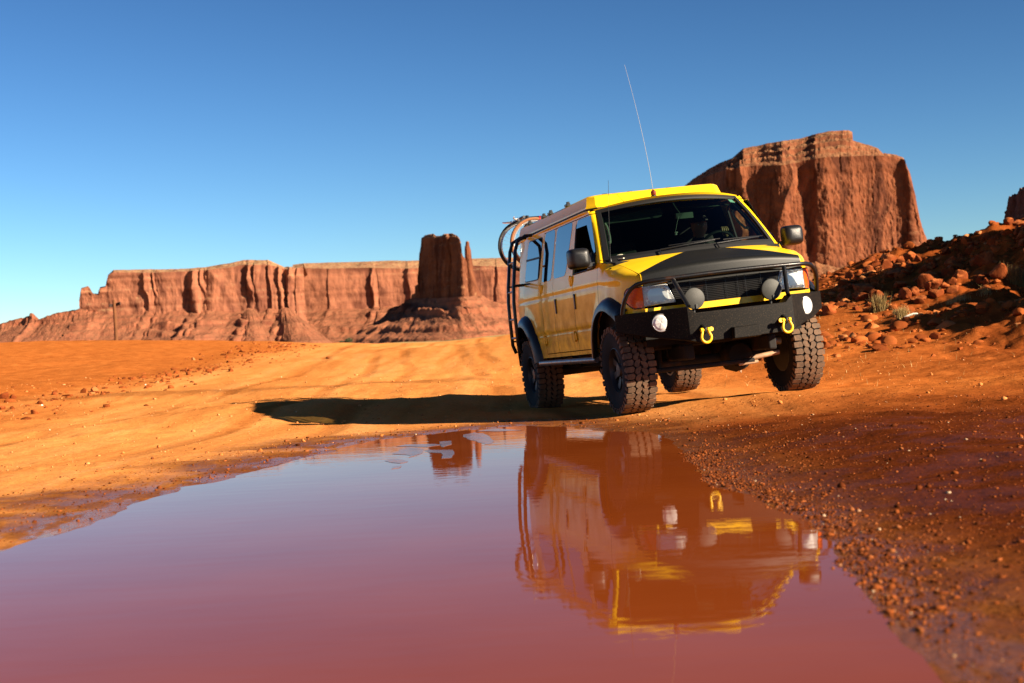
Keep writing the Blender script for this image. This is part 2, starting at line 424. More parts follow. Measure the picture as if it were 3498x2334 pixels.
# ---- water
m, nt, b = nodes('muddy_water')
P = worldpos(nt)
b.inputs['Roughness'].default_value = .012; b.inputs['IOR'].default_value = 1.095
wc = ramp(nt, noise(nt, .8, 4, P), [(.3, (.165, .0310, .0050)), (.7, (.195, .040, .0070))]).outputs[0]
nt.links.new(wc, b.inputs['Base Color'])
h1 = noise(nt, 1.0, 3, mapped(nt, P, (3.2, 9.0, 1)), .5)
h2 = noise(nt, 1.0, 2, mapped(nt, P, (1.0, 2.6, 1)), .5)
ch = bump(nt, b, h1, .11, .004)
bump(nt, b, h2, .09, .005, ch)
wbm = bmesh.new()
vs = [wbm.verts.new((p[0], p[1], 0)) for p in SHD]
wbm.faces.new(vs); bmesh.ops.triangulate(wbm, faces=wbm.faces)
# widen a little so the sheet runs under the shore
me = bpy.data.meshes.new('puddle'); wbm.to_mesh(me); wbm.free()
cen = SHD.mean(0)
nrm = np.roll(SHD, -1, 0) - np.roll(SHD, 1, 0); nrm = np.stack([nrm[:, 1], -nrm[:, 0]], 1); nrm /= np.linalg.norm(nrm, axis=1)[:, None]
sgn = np.sign(shore_dist(*(SHD + nrm * .03).T).mean())
o2 = SHD + nrm * sgn * .03
me.vertices.foreach_set('co', np.c_[o2, np.full(len(o2), .0005)].astype(np.float32).ravel())
tag(link('puddle', me, 'muddy_water', smooth=False), kind='structure')

# a second, narrow puddle beside the rear wheel
# ---- loose stones: nobody could count them
def ico():
    bm = bmesh.new(); bmesh.ops.create_icosphere(bm, subdivisions=1, radius=1.0)
    V = np.array([v.co for v in bm.verts]); F = np.array([[v.index for v in f.verts] for f in bm.faces]); bm.free(); return V, F
ICO_V, ICO_F = ico()
def ico2():
    bm = bmesh.new(); bmesh.ops.create_icosphere(bm, subdivisions=2, radius=1.0)
    V = np.array([v.co for v in bm.verts]); F = np.array([[v.index for v in f.verts] for f in bm.faces]); bm.free(); return V, F
ICO2 = ico2()
def stones(name, x, y, size, mat, sink=.35, seed=1, flat=(.45, .9), base=None):
    rng = np.random.default_rng(seed); n = len(x); z = ground_z(x, y)
    ICO_V, ICO_F = base or (globals()['ICO_V'], globals()['ICO_F'])
    if base is None: V = ICO_V[None] * (1 + .28 * rng.standard_normal((n, len(ICO_V), 1)))
    else:                                        # rounded blocks with a few flat breaks
        V = np.repeat(ICO_V[None], n, 0)
        for _ in range(7):
            d = rng.standard_normal((n, 3)); d /= np.linalg.norm(d, axis=1)[:, None]; e = np.einsum('nvk,nk->nv', V, d) - rng.uniform(.35, .8, (n, 1)); V = V - d[:, None, :] * np.clip(e, 0, 9)[..., None] * .9
    sc = np.stack([rng.uniform(.7, 1.3, n), rng.uniform(.7, 1.2, n), rng.uniform(*flat, n)], 1) * size[:, None]
    V = V * sc[:, None]; a = rng.uniform(0, 6.28, n); ca, sa = np.cos(a)[:, None], np.sin(a)[:, None]
    X = V[..., 0] * ca - V[..., 1] * sa + x[:, None]; Y = V[..., 0] * sa + V[..., 1] * ca + y[:, None]; Z = V[..., 2] + (z + size * (1 - 2 * sink) * .5)[:, None]
    F = (ICO_F[None] + (np.arange(n) * len(ICO_V))[:, None, None]).reshape(-1, 3)
    me = np_mesh(name, np.stack([X, Y, Z], -1).reshape(-1, 3), F)
    return link(name, me, mat, smooth=False) if base is None else link(name, me, mat, smooth=True, angle=38)
def stone_mat(name, stops, wet=0.0):
    m, nt, b = nodes(name); g = nt.nodes.new('ShaderNodeNewGeometry')
    c = ramp(nt, g.outputs['Random Per Island'], stops).outputs[0]
    nt.links.new(mixc(nt, .5, c, ramp(nt, noise(nt, 60, 4, worldpos(nt)), [(.3, (.5, .5, .5)), (.7, (1.2, 1.2, 1.2))]).outputs[0], 'MULTIPLY'), b.inputs['Base Color'])
    b.inputs['Roughness'].default_value = .85 - wet; b.inputs['Specular IOR Level'].default_value = .03
stone_mat('gravel_red', [(0, (.055, .013, .004)), (.45, (.14, .033, .008)), (.8, (.24, .062, .015)), (.985, (.27, .09, .03)), (.996, (.42, .30, .19))], .1)
stone_mat('rubble_red', [(0, (.12, .028, .007)), (.5, (.24, .060, .014)), (.9, (.34, .095, .024)), (1, (.42, .17, .06))])
stone_mat('gravel_dry', [(0, (.38, .12, .03)), (.6, (.56, .20, .055)), (.96, (.58, .28, .11)), (1, (.62, .42, .24))])
rng = np.random.default_rng(5)
n = 34000; u = rng.uniform(0, 1, n)
y = 3.0 + 11.5 * u ** .8; x = rng.uniform(.3, 1, n) * (y * .40) + rng.normal(0, .25, n) + .1
sd = shore_dist(x, y); dens = .30 + .7 * sstep(-.15, .45, fbm(x / 1.1, y / .9, 3, 101)) + 1.2 * np.exp(-(sd / .28) ** 2)
ok = (sd > .01) & (rng.uniform(0, 1.5, n) < dens)
x, y = x[ok], y[ok]; sz = np.clip(rng.lognormal(-5.9, .6, len(x)), .0015, .022)
tag(stones('gravel', x, y, sz, 'gravel_red', sink=.55), 'wet red gravel strewn over the muddy right margin of the puddle', 'gravel', kind='stuff')
n = 7500; idx = np.where((SHD[:, 0] > .9) & (SHD[:, 1] < 9.8) & (SHD[:, 1] > 1.2))[0]; idx = rng.choice(idx, n); off = np.abs(rng.normal(0, .11, n)) - .02
q = SHD[idx] + nrm[idx] * sgn * off[:, None] + rng.normal(0, .02, (n, 2)); sz = np.clip(rng.lognormal(-6.0, .62, n), .0016, .015)
tag(stones('bank_crumbs', q[:, 0], q[:, 1], sz, 'gravel_red', sink=.42, seed=12), 'dark crumbs of wet earth along the right bank of the puddle', 'gravel', kind='stuff')
n = 7000; t = rng.integers(0, 900, n); L_ = len(SHD)
idx = rng.integers(0, L_, n); off = np.abs(rng.normal(0, .55, n)) + .02
q = SHD[idx] + nrm[idx] * sgn * off[:, None] + rng.normal(0, .1, (n, 2)); sd = shore_dist(q[:, 0], q[:, 1]); ok = (sd > .02) & (q[:, 1] > 4) & (q[:, 0] < 2.2)
q = q[ok]; sz = np.clip(rng.lognormal(-5.6, .55, len(q)), .002, .022)
tag(stones('shore_gravel', q[:, 0], q[:, 1], sz, 'gravel_red', seed=2), 'small red stones along the left and far edge of the puddle', 'gravel', kind='stuff')
n = 900; y = rng.uniform(20, 60, n); x = -7.9 + rng.normal(0, .8, n) - .02 * (y - 14)
tag(stones('verge_stones', x, y, np.clip(rng.lognormal(-3.5, .6, n), .012, .11), 'rubble_red', sink=.45, seed=31, base=ICO2), 'red stones lining the left verge of the dirt road', 'gravel', kind='stuff')
n = 5000; x = rng.uniform(-13, 9, n); y = rng.uniform(11, 36, n); ok = (shore_dist(x, y) > .2) & ((x < 0) | (y < 15) | (x > 3.6))
x, y = x[ok], y[ok]; sz = np.clip(rng.lognormal(-5.0, .55, len(x)), .004, .035)
tag(stones('road_gravel', x, y, sz, 'gravel_dry', seed=3), 'dry pebbles scattered over the sandy dirt road', 'gravel', kind='stuff')
# ================================================================== ROCKS
def rock_mat(name, pale_tone, dark, strata, streak, zs, pos_scale, dust=None, bmp=(.6, 2.0)):
    """red sandstone: strata in height, varnish streaks running down, blotches"""
    m, nt, b = nodes(name); P = worldpos(nt)
    s = 1.0 / pos_scale
    base = ramp(nt, noise(nt, 1.2 * s, 7, P, .62), [(.30, dark), (.62, pale_tone)]).outputs[0]  # paler and darker sandstone tones mixed at random by noise
    st = noise(nt, 1.0, 4, mapped(nt, P, (.12 * s, .12 * s, zs)), .6)
    base = mixc(nt, .8 if 'talus' in name else .5, base, ramp(nt, st, [(.32, strata), (.48, (1, 1, 1)), (.60, (1.12, 1.05, 1.0)), (.72, (.86, .80, .78))]).outputs[0], 'MULTIPLY')
    vs = noise(nt, 1.0, 6, mapped(nt, P, (1.3 * s, 1.3 * s, .42 * s)), .62, .9)
    base = mixc(nt, .9, base, ramp(nt, vs, [(.40, streak), (.50, (1, 1, 1)), (.75, (1.08, 1.04, 1.0))]).outputs[0], 'MULTIPLY')
    if dust:
        nz = nt.nodes.new('ShaderNodeSeparateXYZ'); nt.links.new(nt.nodes.new('ShaderNodeNewGeometry').outputs['True Normal'], nz.inputs[0])
        f = math_(nt, 'MULTIPLY', ramp(nt, nz.outputs[2], [(.30, (0, 0, 0)), (.72, (1, 1, 1))]).outputs[0],
                  ramp(nt, noise(nt, 9 * s, 5, P, .7), [(.40, (0, 0, 0)), (.60, (1, 1, 1))]).outputs[0])
        base = mixc(nt, math_(nt, 'MULTIPLY', f, .8), base, dust)
    nt.links.new(base, b.inputs['Base Color'])
    b.inputs['Roughness'].default_value = .95; b.inputs['Specular IOR Level'].default_value = .1
    ch = bump(nt, b, noise(nt, 6 * s, 8, P, .7), bmp[0], bmp[1])
    bump(nt, b, vs, bmp[0], bmp[1] * 1.5, ch)
    return m
rock_mat('far_cliff', (.295, .115, .062), (.195, .072, .041), (.62, .54, .54), (.55, .50, .54), .10, 60, dust=(.40, .27, .13), bmp=(.7, 3.0))
rock_mat('far_talus', (.31, .112, .058), (.205, .068, .037), (.50, .44, .46), (.80, .80, .80), .16, 40, dust=(.20, .090, .045), bmp=(.9, 4.0))
rock_mat('tower_rock', (.20, .072, .034), (.10, .034, .018), (.70, .60, .58), (.45, .38, .40), .12, 45, dust=(.40, .22, .11), bmp=(.8, 3.0))
rock_mat('near_butte', (.21, .070, .031), (.085, .027, .014), (.78, .72, .70), (.38, .36, .42), .12, 26, dust=(.27, .14, .065), bmp=(.8, 1.6))
rock_mat('boulder_rock', (.21, .049, .012), (.11, .024, .006), (.85, .8, .8), (.75, .70, .70), 2.2, 1.2, dust=(.42, .13, .035), bmp=(.7, .05))

def lerp_tab(tab, x):
    T = np.array(tab, float); return [np.interp(x, T[:, 0], T[:, k]) for k in range(1, T.shape[1])]
def sawtooth(darks, px0, px1, Y0, mpp, k=2.3, back=.5):
    """depth along a wall whose picture intervals 'darks' turn away from the sun"""
    pts = [(px0, Y0 + 6)]
    for a, b_ in darks:
        w_f = (b_ - a) / 2.1; d = w_f * mpp * k
        pts += [(b_ - w_f, Y0 + d * back), (b_, Y0 - d * (1 - back))]
    pts.append((px1, Y0 + 6)); return pts
def wall(name, tops, depth, n, rows, amp, lam, bat, parent, mat, seed, cap_back=0.0, cap_rows=10, thick=200.0, base_drop=0.0, ledge=.0, wob=0.0, beds=.0):
    """tops: (px, row of summit, row of rim, row of cliff foot)"""
    px = np.linspace(tops[0][0], tops[-1][0], n)
    yt, yr, yb = lerp_tab(tops, px); Y, = lerp_tab(depth, px)
    P0 = np.array([at(a, c_, d) for a, c_, d in zip(px, yr, Y)])
    zr = P0[:, 2]; zb = np.array([z_for(p[0], p[1], r_) for p, r_ in zip(P0, yb)]) - base_drop
    XY = P0[:, :2]; T = np.gradient(XY, axis=0); T /= np.linalg.norm(T, axis=1)[:, None] + 1e-9
    K = np.ones(9) / 9
    Nn = np.stack([np.convolve(np.pad(T[:, 1], 4, 'edge'), K, 'valid'), np.convolve(np.pad(-T[:, 0], 4, 'edge'), K, 'valid')], 1)
    Nn /= np.linalg.norm(Nn, axis=1)[:, None]
    s = np.concatenate([[0], np.cumsum(np.linalg.norm(np.diff(XY, axis=0), axis=1))])
    hgt = (zr - zb).mean(); L = []
    kk = max(3, n // 14) | 1; Ysm = np.convolve(np.pad(Y, kk // 2, 'edge'), np.ones(kk) / kk, 'valid')
    dT = np.array(depth, float)
    for i in range(rows + 1):
        v = i / rows; z = zb + (zr - zb) * v; dy = 0
        if wob:                                     # joints wander and fade with height
            q_px = px + wob * (vnoise(px / (wob * 4), np.full(n, v * 2.3), seed + 50) + .4 * vnoise(px / (wob * 1.2), np.full(n, v * 6), seed + 51))
            msk = .25 + .75 * sstep(-.45, .25, vnoise(px / (wob * 3), np.full(n, v * 1.6), seed + 52))
            dy = (Ysm + (np.interp(q_px, dT[:, 0], dT[:, 1]) - np.interp(q_px, px, Ysm)) * msk) - Y
        fl = 1 - np.abs(vnoise(s / lam + .45 * vnoise(s / lam * .8, z / hgt * 2.6, seed + 4), z / hgt * 1.7 + 0 * s, seed)) * 2
        f2 = 1 - np.abs(vnoise(s / (lam * .37), z / hgt * 3.4 + 0 * s, seed + 7)) * 2
        o = amp * ((.6 * fl + .22 * f2) * (.35 + .65 * sstep(-.35, .5, vnoise(s / lam / 2.5, s * 0 + .5 * z / hgt, seed + 13))) + .25 * fbm(s / (lam * .25), z / (lam * .35), 4, seed + 2) + .30 * fbm(s / (lam * 1.6), z / hgt * 2.2, 3, seed + 15)) + bat * (1 - v) ** 1.6
        if beds: o = o + beds * (vnoise(z / hgt * 16 + .3 * vnoise(s / lam / 4, s * 0, seed + 61), s / (lam * 12), seed + 60)) * (sstep(.80, .9, v) + .45 + sstep(.16, .06, v))
        if ledge: o = o + ledge * np.floor((1 - v) * 3 + .35 * vnoise(s / lam / 3, s * 0, seed + 9))
        o = o * (1 - .5 * v ** 6)
        q = XY + Nn * o[:, None]; q[:, 1] += dy; L.append(np.c_[q, z])
    top = L[-1]
    P1 = np.array([at(a, c_, d + cap_back) for a, c_, d in zip(px, yt, Y)])
    for i in range(1, cap_rows + 1):
        v = i / cap_rows; q = top * (1 - v) + P1 * v
        j = (fbm(s / (lam * .5), np.full_like(s, v * 3), 4, seed + 30)) * math.sin(math.pi * min(1, v * .93)) * amp * .45
        if cap_back > 0: q[:, 2] += j; q[:, 2] += (np.floor(v * 4) / 4 + .25 * v - v) * (P1[:, 2] - top[:, 2]) * .5 * math.sin(math.pi * v)
        L.append(q)
    q = L[-1].copy(); q[:, 1] += thick; q[:, 0] *= 1 + thick / np.maximum(q[:, 1], 1); q[:, 2] += amp * .1; L.append(q)
    q = q.copy(); q[:, 2] = zb - 5; L.append(q)
    A = np.array(L) - np.array(parent.location)
    me = np_mesh(name, A.reshape(-1, 3), grid_faces(len(L), n))
    o = link(name, me, mat, parent, smooth=True, angle=50)
    return o, XY + Nn * bat, zb + base_drop, Nn, s
def talus(name, top_xyz, bot_xyz, rows, amp, lam, parent, mat, seed, steps=(), rough=1.0):
    A = np.asarray(top_xyz); Bq = np.asarray(bot_xyz); n = len(A); L = []
    s = np.concatenate([[0], np.cumsum(np.linalg.norm(np.diff(Bq[:, :2], axis=0), axis=1))])
    out = Bq - A; out[:, 2] = 0; W = np.linalg.norm(out, axis=1)[:, None]; out /= W + 1e-9
    for i in range(rows + 1):
        v = i / rows; z = v ** .92
        q = A * (1 - v) + Bq * v; q[:, 2] = A[:, 2] * (1 - z) + Bq[:, 2] * z
        env = math.sin(math.pi * v) ** .6 if 0 < v < 1 else 0
        g = 1 - 2 * np.abs(vnoise(s / lam, np.full_like(s, v * 1.2), seed))
        o = amp * env * (.7 * g + .5 * fbm(s / (lam * .3), np.full_like(s, v * W.mean() / (lam * .3)), 5, seed + 3) * rough)
        q = q + out * o[:, None] * .6; q[:, 2] += o * .55
        for (p, hgt) in steps:
            wob = p + .05 * vnoise(s / lam * .7, s * 0, seed + 40)
            h_ = hgt * np.clip(.55 + .6 * fbm(s / lam * 1.5, s * 0 + p * 9, 3, seed + 41), 0, 1.2)
            q[:, 2] += h_ * np.exp(-np.clip((v - wob) / .05, 0, 9)) * sstep(wob - .0001, wob, v) * 0 + h_ * (1 - sstep(wob, wob + .03, v)) * sstep(wob - .16, wob, v)
        L.append(q)
    me = np_mesh(name, (np.array(L) - np.array(parent.location)).reshape(-1, 3), grid_faces(rows + 1, n))
    return link(name, me, mat, parent, smooth=True, angle=50)

# ---- the long mesa on the left
mesa = empty('mesa', tuple(at(600, 1150, 3000)))
tag(mesa, 'long flat-topped red sandstone mesa along the left horizon with dark vertical clefts', 'mesa')
_mt = [(270, 1031, 1031, 1060), (278, 987, 987, 1059), (301, 980, 980, 1058), (309, 992, 992, 1058), (317, 1005, 1005, 1057), (334, 1008, 1008, 1057), (342, 985, 985, 1057), (360, 980, 981, 1057), (370, 939, 942, 1057),
       (388, 923, 930, 1057), (511, 921, 932, 1057), (628, 919, 928, 1056), (715, 911, 922, 1056), (796, 898, 912, 1056), (832, 888, 905, 1054), (914, 888, 905, 1050), (960, 908, 914, 1050),
       (972, 913, 920, 1062), (998, 912, 918, 1092), (1036, 900, 915, 1108)]
_dk = [(483, 495), (518, 528), (534, 541), (636, 662), (679, 688), (694, 710), (827, 850), (862, 876), (903, 913), (944, 958), (964, 992), (1002, 1011)]
dep = sawtooth(_dk, 270, 1036, 3000, .584)
o, xy, zb, Nn, s_ = wall('cliff_wall', _mt, dep, 900, 46, 5.5, 48, 6, mesa, 'far_cliff', 301, wob=9, beds=3.0, cap_back=60, cap_rows=6, thick=500, base_drop=30)
_mt2 = [(1000, 905, 925, 1075), (1036, 900, 916, 1056), (1119, 897, 918, 1040), (1204, 895, 916, 1040), (1259, 893, 915, 1040), (1306, 891, 916, 1036), (1374, 891, 918, 1032), (1500, 889, 915, 1025), (1613, 884, 908, 1016), (1732, 880, 912, 1019), (1950, 878, 910, 1020), (2300, 876, 910, 1020)]
_dk2 = [(1112, 1117), (1254, 1276), (1288, 1296), (1368, 1394), (1480, 1486), (1640, 1645), (1684, 1696)]
dep2 = sawtooth(_dk2, 1000, 2300, 3500, .68, k=1.6)
o2_, xy2, zb2, Nn2, s2_ = wall('cliff_wall', _mt2, dep2, 1000, 40, 4.5, 70, 6, mesa, 'far_cliff', 333, wob=9, beds=3.5, cap_back=120, cap_rows=8, thick=600, base_drop=35)
# talus aprons
def apron(xy, zb, Nn, w, z0): return np.c_[xy, zb + 1.5], np.c_[xy + Nn * w[:, None], z0]
w = 210 + 40 * fbm(s_ / 150, s_ * 0, 3, 8)
Nf = np.tile([[-.05, -1.0]], (len(xy), 1)); a_, b_ = apron(xy + Nf * -25, zb, Nf, w + 25, np.full(len(xy), 18.0))
talus('talus_slope', a_, b_, 60, 6, 60, mesa, 'far_talus', 351, steps=((.10, 7), (.24, 9), (.38, 12), (.52, 9), (.68, 8)), rough=.8)
Nf = np.tile([[-.05, -1.0]], (len(xy2), 1)); w2_ = 300 + 60 * fbm(s2_ / 200, s2_ * 0, 3, 18)
a_, b_ = apron(xy2 + Nf * -30, zb2, Nf, w2_ + 30, np.full(len(xy2), 20.0))
talus('talus_slope', a_, b_, 60, 8, 80, mesa, 'far_talus', 367, steps=((.25, 8), (.6, 8)), rough=.9)
# heaps of debris standing out from the cliff foot
for (pa, pb, pt, yt_, Ya) in ((745, 1010, 850, 1048, 2860), (905, 1180, 968, 1046, 2840)):
    n = 160; pxs = np.linspace(pa, pb, n); bot = np.array([at(p, 1182, Ya - 110 * math.sin(math.pi * i / (n - 1))) for i, p in enumerate(pxs)])
    top = np.array([at(pt + (p - pt) * .12, yt_ + 4 + abs(p - pt) * .02, 2975) for p in pxs])
    bot[:, 2] = 12
    talus('debris_heap', top, bot, 44, 3.2, 50, mesa, 'far_talus', 380 + pa, steps=(), rough=.9)
# the low ridge that runs out of the frame on the left
rid = [(-420, 1128, 1130, 1200), (-120, 1118, 1121, 1200), (0, 1107, 1110, 1200), (40, 1098, 1101, 1200), (88, 1083, 1087, 1200), (99, 1082, 1085, 1200), (103, 1071, 1074, 1200), (112, 1071, 1074, 1200), (118, 1088, 1090, 1200), (128, 1094, 1098, 1200), (194, 1069, 1073, 1200), (271, 1056, 1060, 1200), (330, 1052, 1058, 1200)]
wall('ridge', rid, [(-420, 3000), (84, 3010), (90, 2994), (330, 2990)], 420, 40, 8, 26, 120, mesa, 'far_talus', 391, cap_back=40, cap_rows=4, thick=400, ledge=14)

# ---- the mitten-shaped butte
butte = empty('butte', tuple(at(1530, 1150, 2000)))
tag(butte, 'mitten-shaped butte with a separate rock thumb standing in front of the long mesa', 'butte')
_bt = [(1408, 1010, 1010, 1024), (1420, 1000, 1002, 1022), (1422, 977, 978, 1021), (1429, 971, 972, 1021), (1431, 886, 888, 1021), (1432, 866, 870, 1021), (1437, 852, 856, 1020), (1439, 814, 822, 1020),
       (1446, 809, 816, 1020), (1453, 804, 812, 1020), (1470, 800, 812, 1019), (1481, 799, 813, 1018), (1489, 806, 813, 1018), (1507, 806, 812, 1017), (1518, 799, 810, 1016), (1545, 797.5, 809, 1015), (1562, 806, 811, 1014),
       (1570, 815, 819, 1013), (1574.5, 830, 834, 1013), (1576.5, 866, 868, 1012), (1580, 876, 878, 1012), (1588, 884, 886, 1012), (1597, 892, 894, 1012), (1612, 935, 937, 1012), (1628, 985, 987, 1013), (1646, 1006, 1008, 1015)]
dep = [(1408, 2135), (1440, 2098), (1500, 2032), (1522, 2006), (1524, 2005), (1534, 2011), (1574, 1972), (1580, 1974), (1597, 2000), (1646, 2040)]
o, xy, zb, Nn, s_ = wall('rock_tower', _bt, dep, 420, 60, 3.2, 11, 5, butte, 'tower_rock', 401, wob=5, beds=.9, cap_back=14, cap_rows=7, thick=90, base_drop=14)
c_ = []
for (yy_, l, r_) in ((824.5, 1593, 1600), (828, 1590.5, 1602.5), (836, 1590.5, 1603.5), (843, 1587.5, 1604.5), (855, 1587, 1608.5), (880, 1588, 1611), (905, 1588, 1615), (925, 1589, 1617), (955, 1590, 1625), (979, 1590, 1631), (1000, 1588, 1638), (1016, 1584, 1644)):
    A = at(l, yy_, 1996); Bq = at(r_, yy_, 1996); c_.append((A, Bq))
ring = []
for k, (A, Bq) in enumerate(c_):
    cc = (A + Bq) / 2; hw = np.linalg.norm(Bq - A) / 2
    for j in range(28):
        t = 2 * math.pi * j / 28; f = 1 + .16 * float(vnoise(j * .7, k * .8, 5)) * (1 if abs(math.cos(t)) < .9 else .2)
        ring.append(cc + np.array([math.cos(t) * hw, math.sin(t) * hw * 1.1 * f, 0]))
me = np_mesh('rock_spire', np.array(ring) - np.array(butte.location), grid_faces(len(c_), 28, closed=True)[:, ::-1]); link('rock_spire', me, 'tower_rock', butte, angle=40)
n = 420; u = np.linspace(0, 1, n)
top = np.array([at(1398 + 256 * t, 1024 - 12 * t, 2122 - 190 * sstep(.0, .72, t) + 95 * sstep(.72, 1, t)) for t in u])
bot = np.array([at(1105 + 900 * t, 1172 - 8 * t, 1990 - 170 * math.sin(math.pi * min(1, t * 1.05))) for t in u])
bot[:, 2] = 9
talus('talus_slope', top, bot, 90, 4.2, 42, butte, 'far_talus', 421, steps=((.06, 3), (.27, 8), (.62, 6), (.82, 5)), rough=.9)

# ---- the big butte behind the van
big = empty('butte', tuple(at(2800, 950, 1200)))
tag(big, 'massive dark red butte with fluted cliffs and a sloping rubble cap behind the yellow van', 'butte')
_gt = [(2318, 660, 664, 900), (2340, 634, 640, 900), (2367, 612, 622, 900), (2425, 575, 598, 895), (2460, 556, 586, 890), (2500, 541, 576, 885), (2542, 506, 570, 880), (2580, 500, 567, 878), (2622, 490, 566, 876), (2712, 477, 560, 874), (2744, 470, 550, 876), (2797, 456, 540, 896),
       (2829, 448, 537, 902), (2898, 445, 535, 900), (2912, 452, 534, 897), (2913, 480, 534, 896), (2940, 488, 533, 892), (2999, 506, 532, 880), (3015, 523, 533, 876), (3063, 530, 536, 868), (3089, 546, 549, 865), (3110, 596, 599, 863), (3126, 665, 668, 861), (3142, 745, 748, 860), (3158, 804, 807, 860), (3179, 854, 856, 866)]
dep = [(2318, 1430), (2440, 1290), (2502, 1218), (2517, 1222), (2533, 1225), (2540, 1218), (2580, 1221), (2640, 1209), (2675, 1199), (2699, 1208), (2702, 1210), (2762, 1213), (2786, 1202), (2830, 1202.5), (2872, 1205.5), (2879, 1204.2), (2930, 1206.5), (2978, 1208.2), (2984, 1207), (3031, 1210), (3087, 1211), (3110, 1200.5), (3150, 1212), (3179, 1232)]
o, xy, zb, Nn, s_ = wall('rock_cliff', _gt, dep, 760, 90, 2.3, 7.5, 6, big, 'near_butte', 501, wob=22, beds=.8, cap_back=42, cap_rows=30, thick=120, base_drop=8)
n = 300; u = np.linspace(0, 1, n)
top = np.array([at(2300 + 890 * t, np.interp(2300 + 890 * t, [q[0] for q in _gt], [q[3] for q in _gt]) - 5, np.interp(2300 + 890 * t, [q[0] for q in dep], [q[1] for q in dep]) + 3) for t in u])
bot = np.array([at(2060 + 1420 * t, 990, 1100 - 90 * math.sin(math.pi * t)) for t in u]); bot[:, 2] = 2
talus('talus_slope', top, bot, 46, 4, 14, big, 'near_butte', 521, steps=((.35, 2.5), (.6, 2.5)), rough=1.4)

# ---- boulders on the slope at the right
def hit(px, py, y0=15.0, y1=95.0, n=260):
    Ys = np.linspace(y0, y1, n); d = ray(px, py); P = CAM[None] + d[None] * (Ys / d[1])[:, None]
    k = np.where(P[:, 2] < ground_z(P[:, 0], P[:, 1]))[0]
    return P[k[0]] if len(k) else None
def boulder_mesh(seed, sub=3, rough=.26, flat=.75):
    bm = bmesh.new(); bmesh.ops.create_icosphere(bm, subdivisions=sub, radius=1.0); rg_ = random.Random(seed)
    cuts = [(Vector((rg_.gauss(0, 1), rg_.gauss(0, 1), rg_.gauss(0, .7))).normalized(), rg_.uniform(.45, .8)) for _ in range(11)]
    for v in bm.verts:
        p = v.co.copy()
        for nn, dd in cuts:
            e = p.dot(nn) - dd
            if e > 0: p -= nn * e * .85
        q = p * 1.0
        k = 1 + rough * .75 * float(fbm(p.x * 1.4 + seed, p.y * 1.4 + p.z * 1.1, 4, seed))
        v.co = Vector((q.x * k, q.y * k, q.z * k * flat))
    me = bpy.data.meshes.new('boulder'); bm.to_mesh(me); bm.free()
    me.polygons.foreach_set('use_smooth', [True] * len(me.polygons)); me.set_sharp_from_angle(angle=R(32)); me.materials.append(MATS['boulder_rock']); return me
BM_ = [boulder_mesh(40 + i, flat=.6 + .06 * i) for i in range(8)]
rb = random.Random(12)
def put_boulder(x, y, r, k, label, group=None, sink=.44, name='boulder'):
    o = bpy.data.objects.new(name, BM_[k % 8]); COL.objects.link(o)
    o.location = (x, y, float(ground_z(np.array([x]), np.array([y]))[0]) + r * (.62 - sink))
    o.scale = (r * rb.uniform(.85, 1.25), r * rb.uniform(.8, 1.1), r * rb.uniform(.75, 1.05)); o.rotation_euler = (rb.uniform(-.35, .35), rb.uniform(-.35, .35), rb.uniform(0, 6.28))
    return tag(o, label, 'boulder', group)
_named = [(2950, 985, 42, 'largest rounded red boulder in the cluster just right of the van bumper'),
          (2942, 1012, 30, 'flat red boulder leaning under the largest boulder right of the van bumper'),
          (3070, 985, 28, 'upright wedge-shaped red boulder in the middle of the boulder field'),
          (3098, 1012, 32, 'low red boulder with a dark shadow under it behind the pale grass clump'),
          (3180, 955, 34, 'long sunlit boulder slab high in the boulder field'),
          (3255, 957, 20, 'small egg-shaped boulder on the slope left of the big shadow'),
          (3222, 992, 18, 'narrow standing red rock right of the middle boulders'),
          (2832, 1058, 28, 'round red boulder next to the right fog lamp of the van'),
          (3060, 925, 38, 'tall dark-sided boulder at the top edge of the boulder field')]
for k, (px, py, r, lab) in enumerate(_named):
    h_ = hit(px, py + r * .5)
    if h_ is not None: put_boulder(h_[0], h_[1], r * h_[1] / FPX * 1.05, k, lab)
cnt = 0
while cnt < 150:
    px = rb.uniform(2795, 3560); lo = np.interp(px, [2795, 2850, 3000, 3150, 3300, 3500], [945, 935, 905, 865, 800, 765])
    hi_ = np.interp(px, [2795, 3000, 3200, 3350, 3560], [1090, 1060, 1020, 1010, 960])
    py = lo + (hi_ - lo) * rb.random() ** 1.0
    h_ = hit(px, py)
    if h_ is None: continue
    r = min(40, max(9, rb.lognormvariate(2.85, .42))) * h_[1] / FPX
    put_boulder(h_[0], h_[1], r, cnt, 'weathered red boulder among the many scattered over the right-hand hillside', 'boulders scattered over the right-hand hillside'); cnt += 1
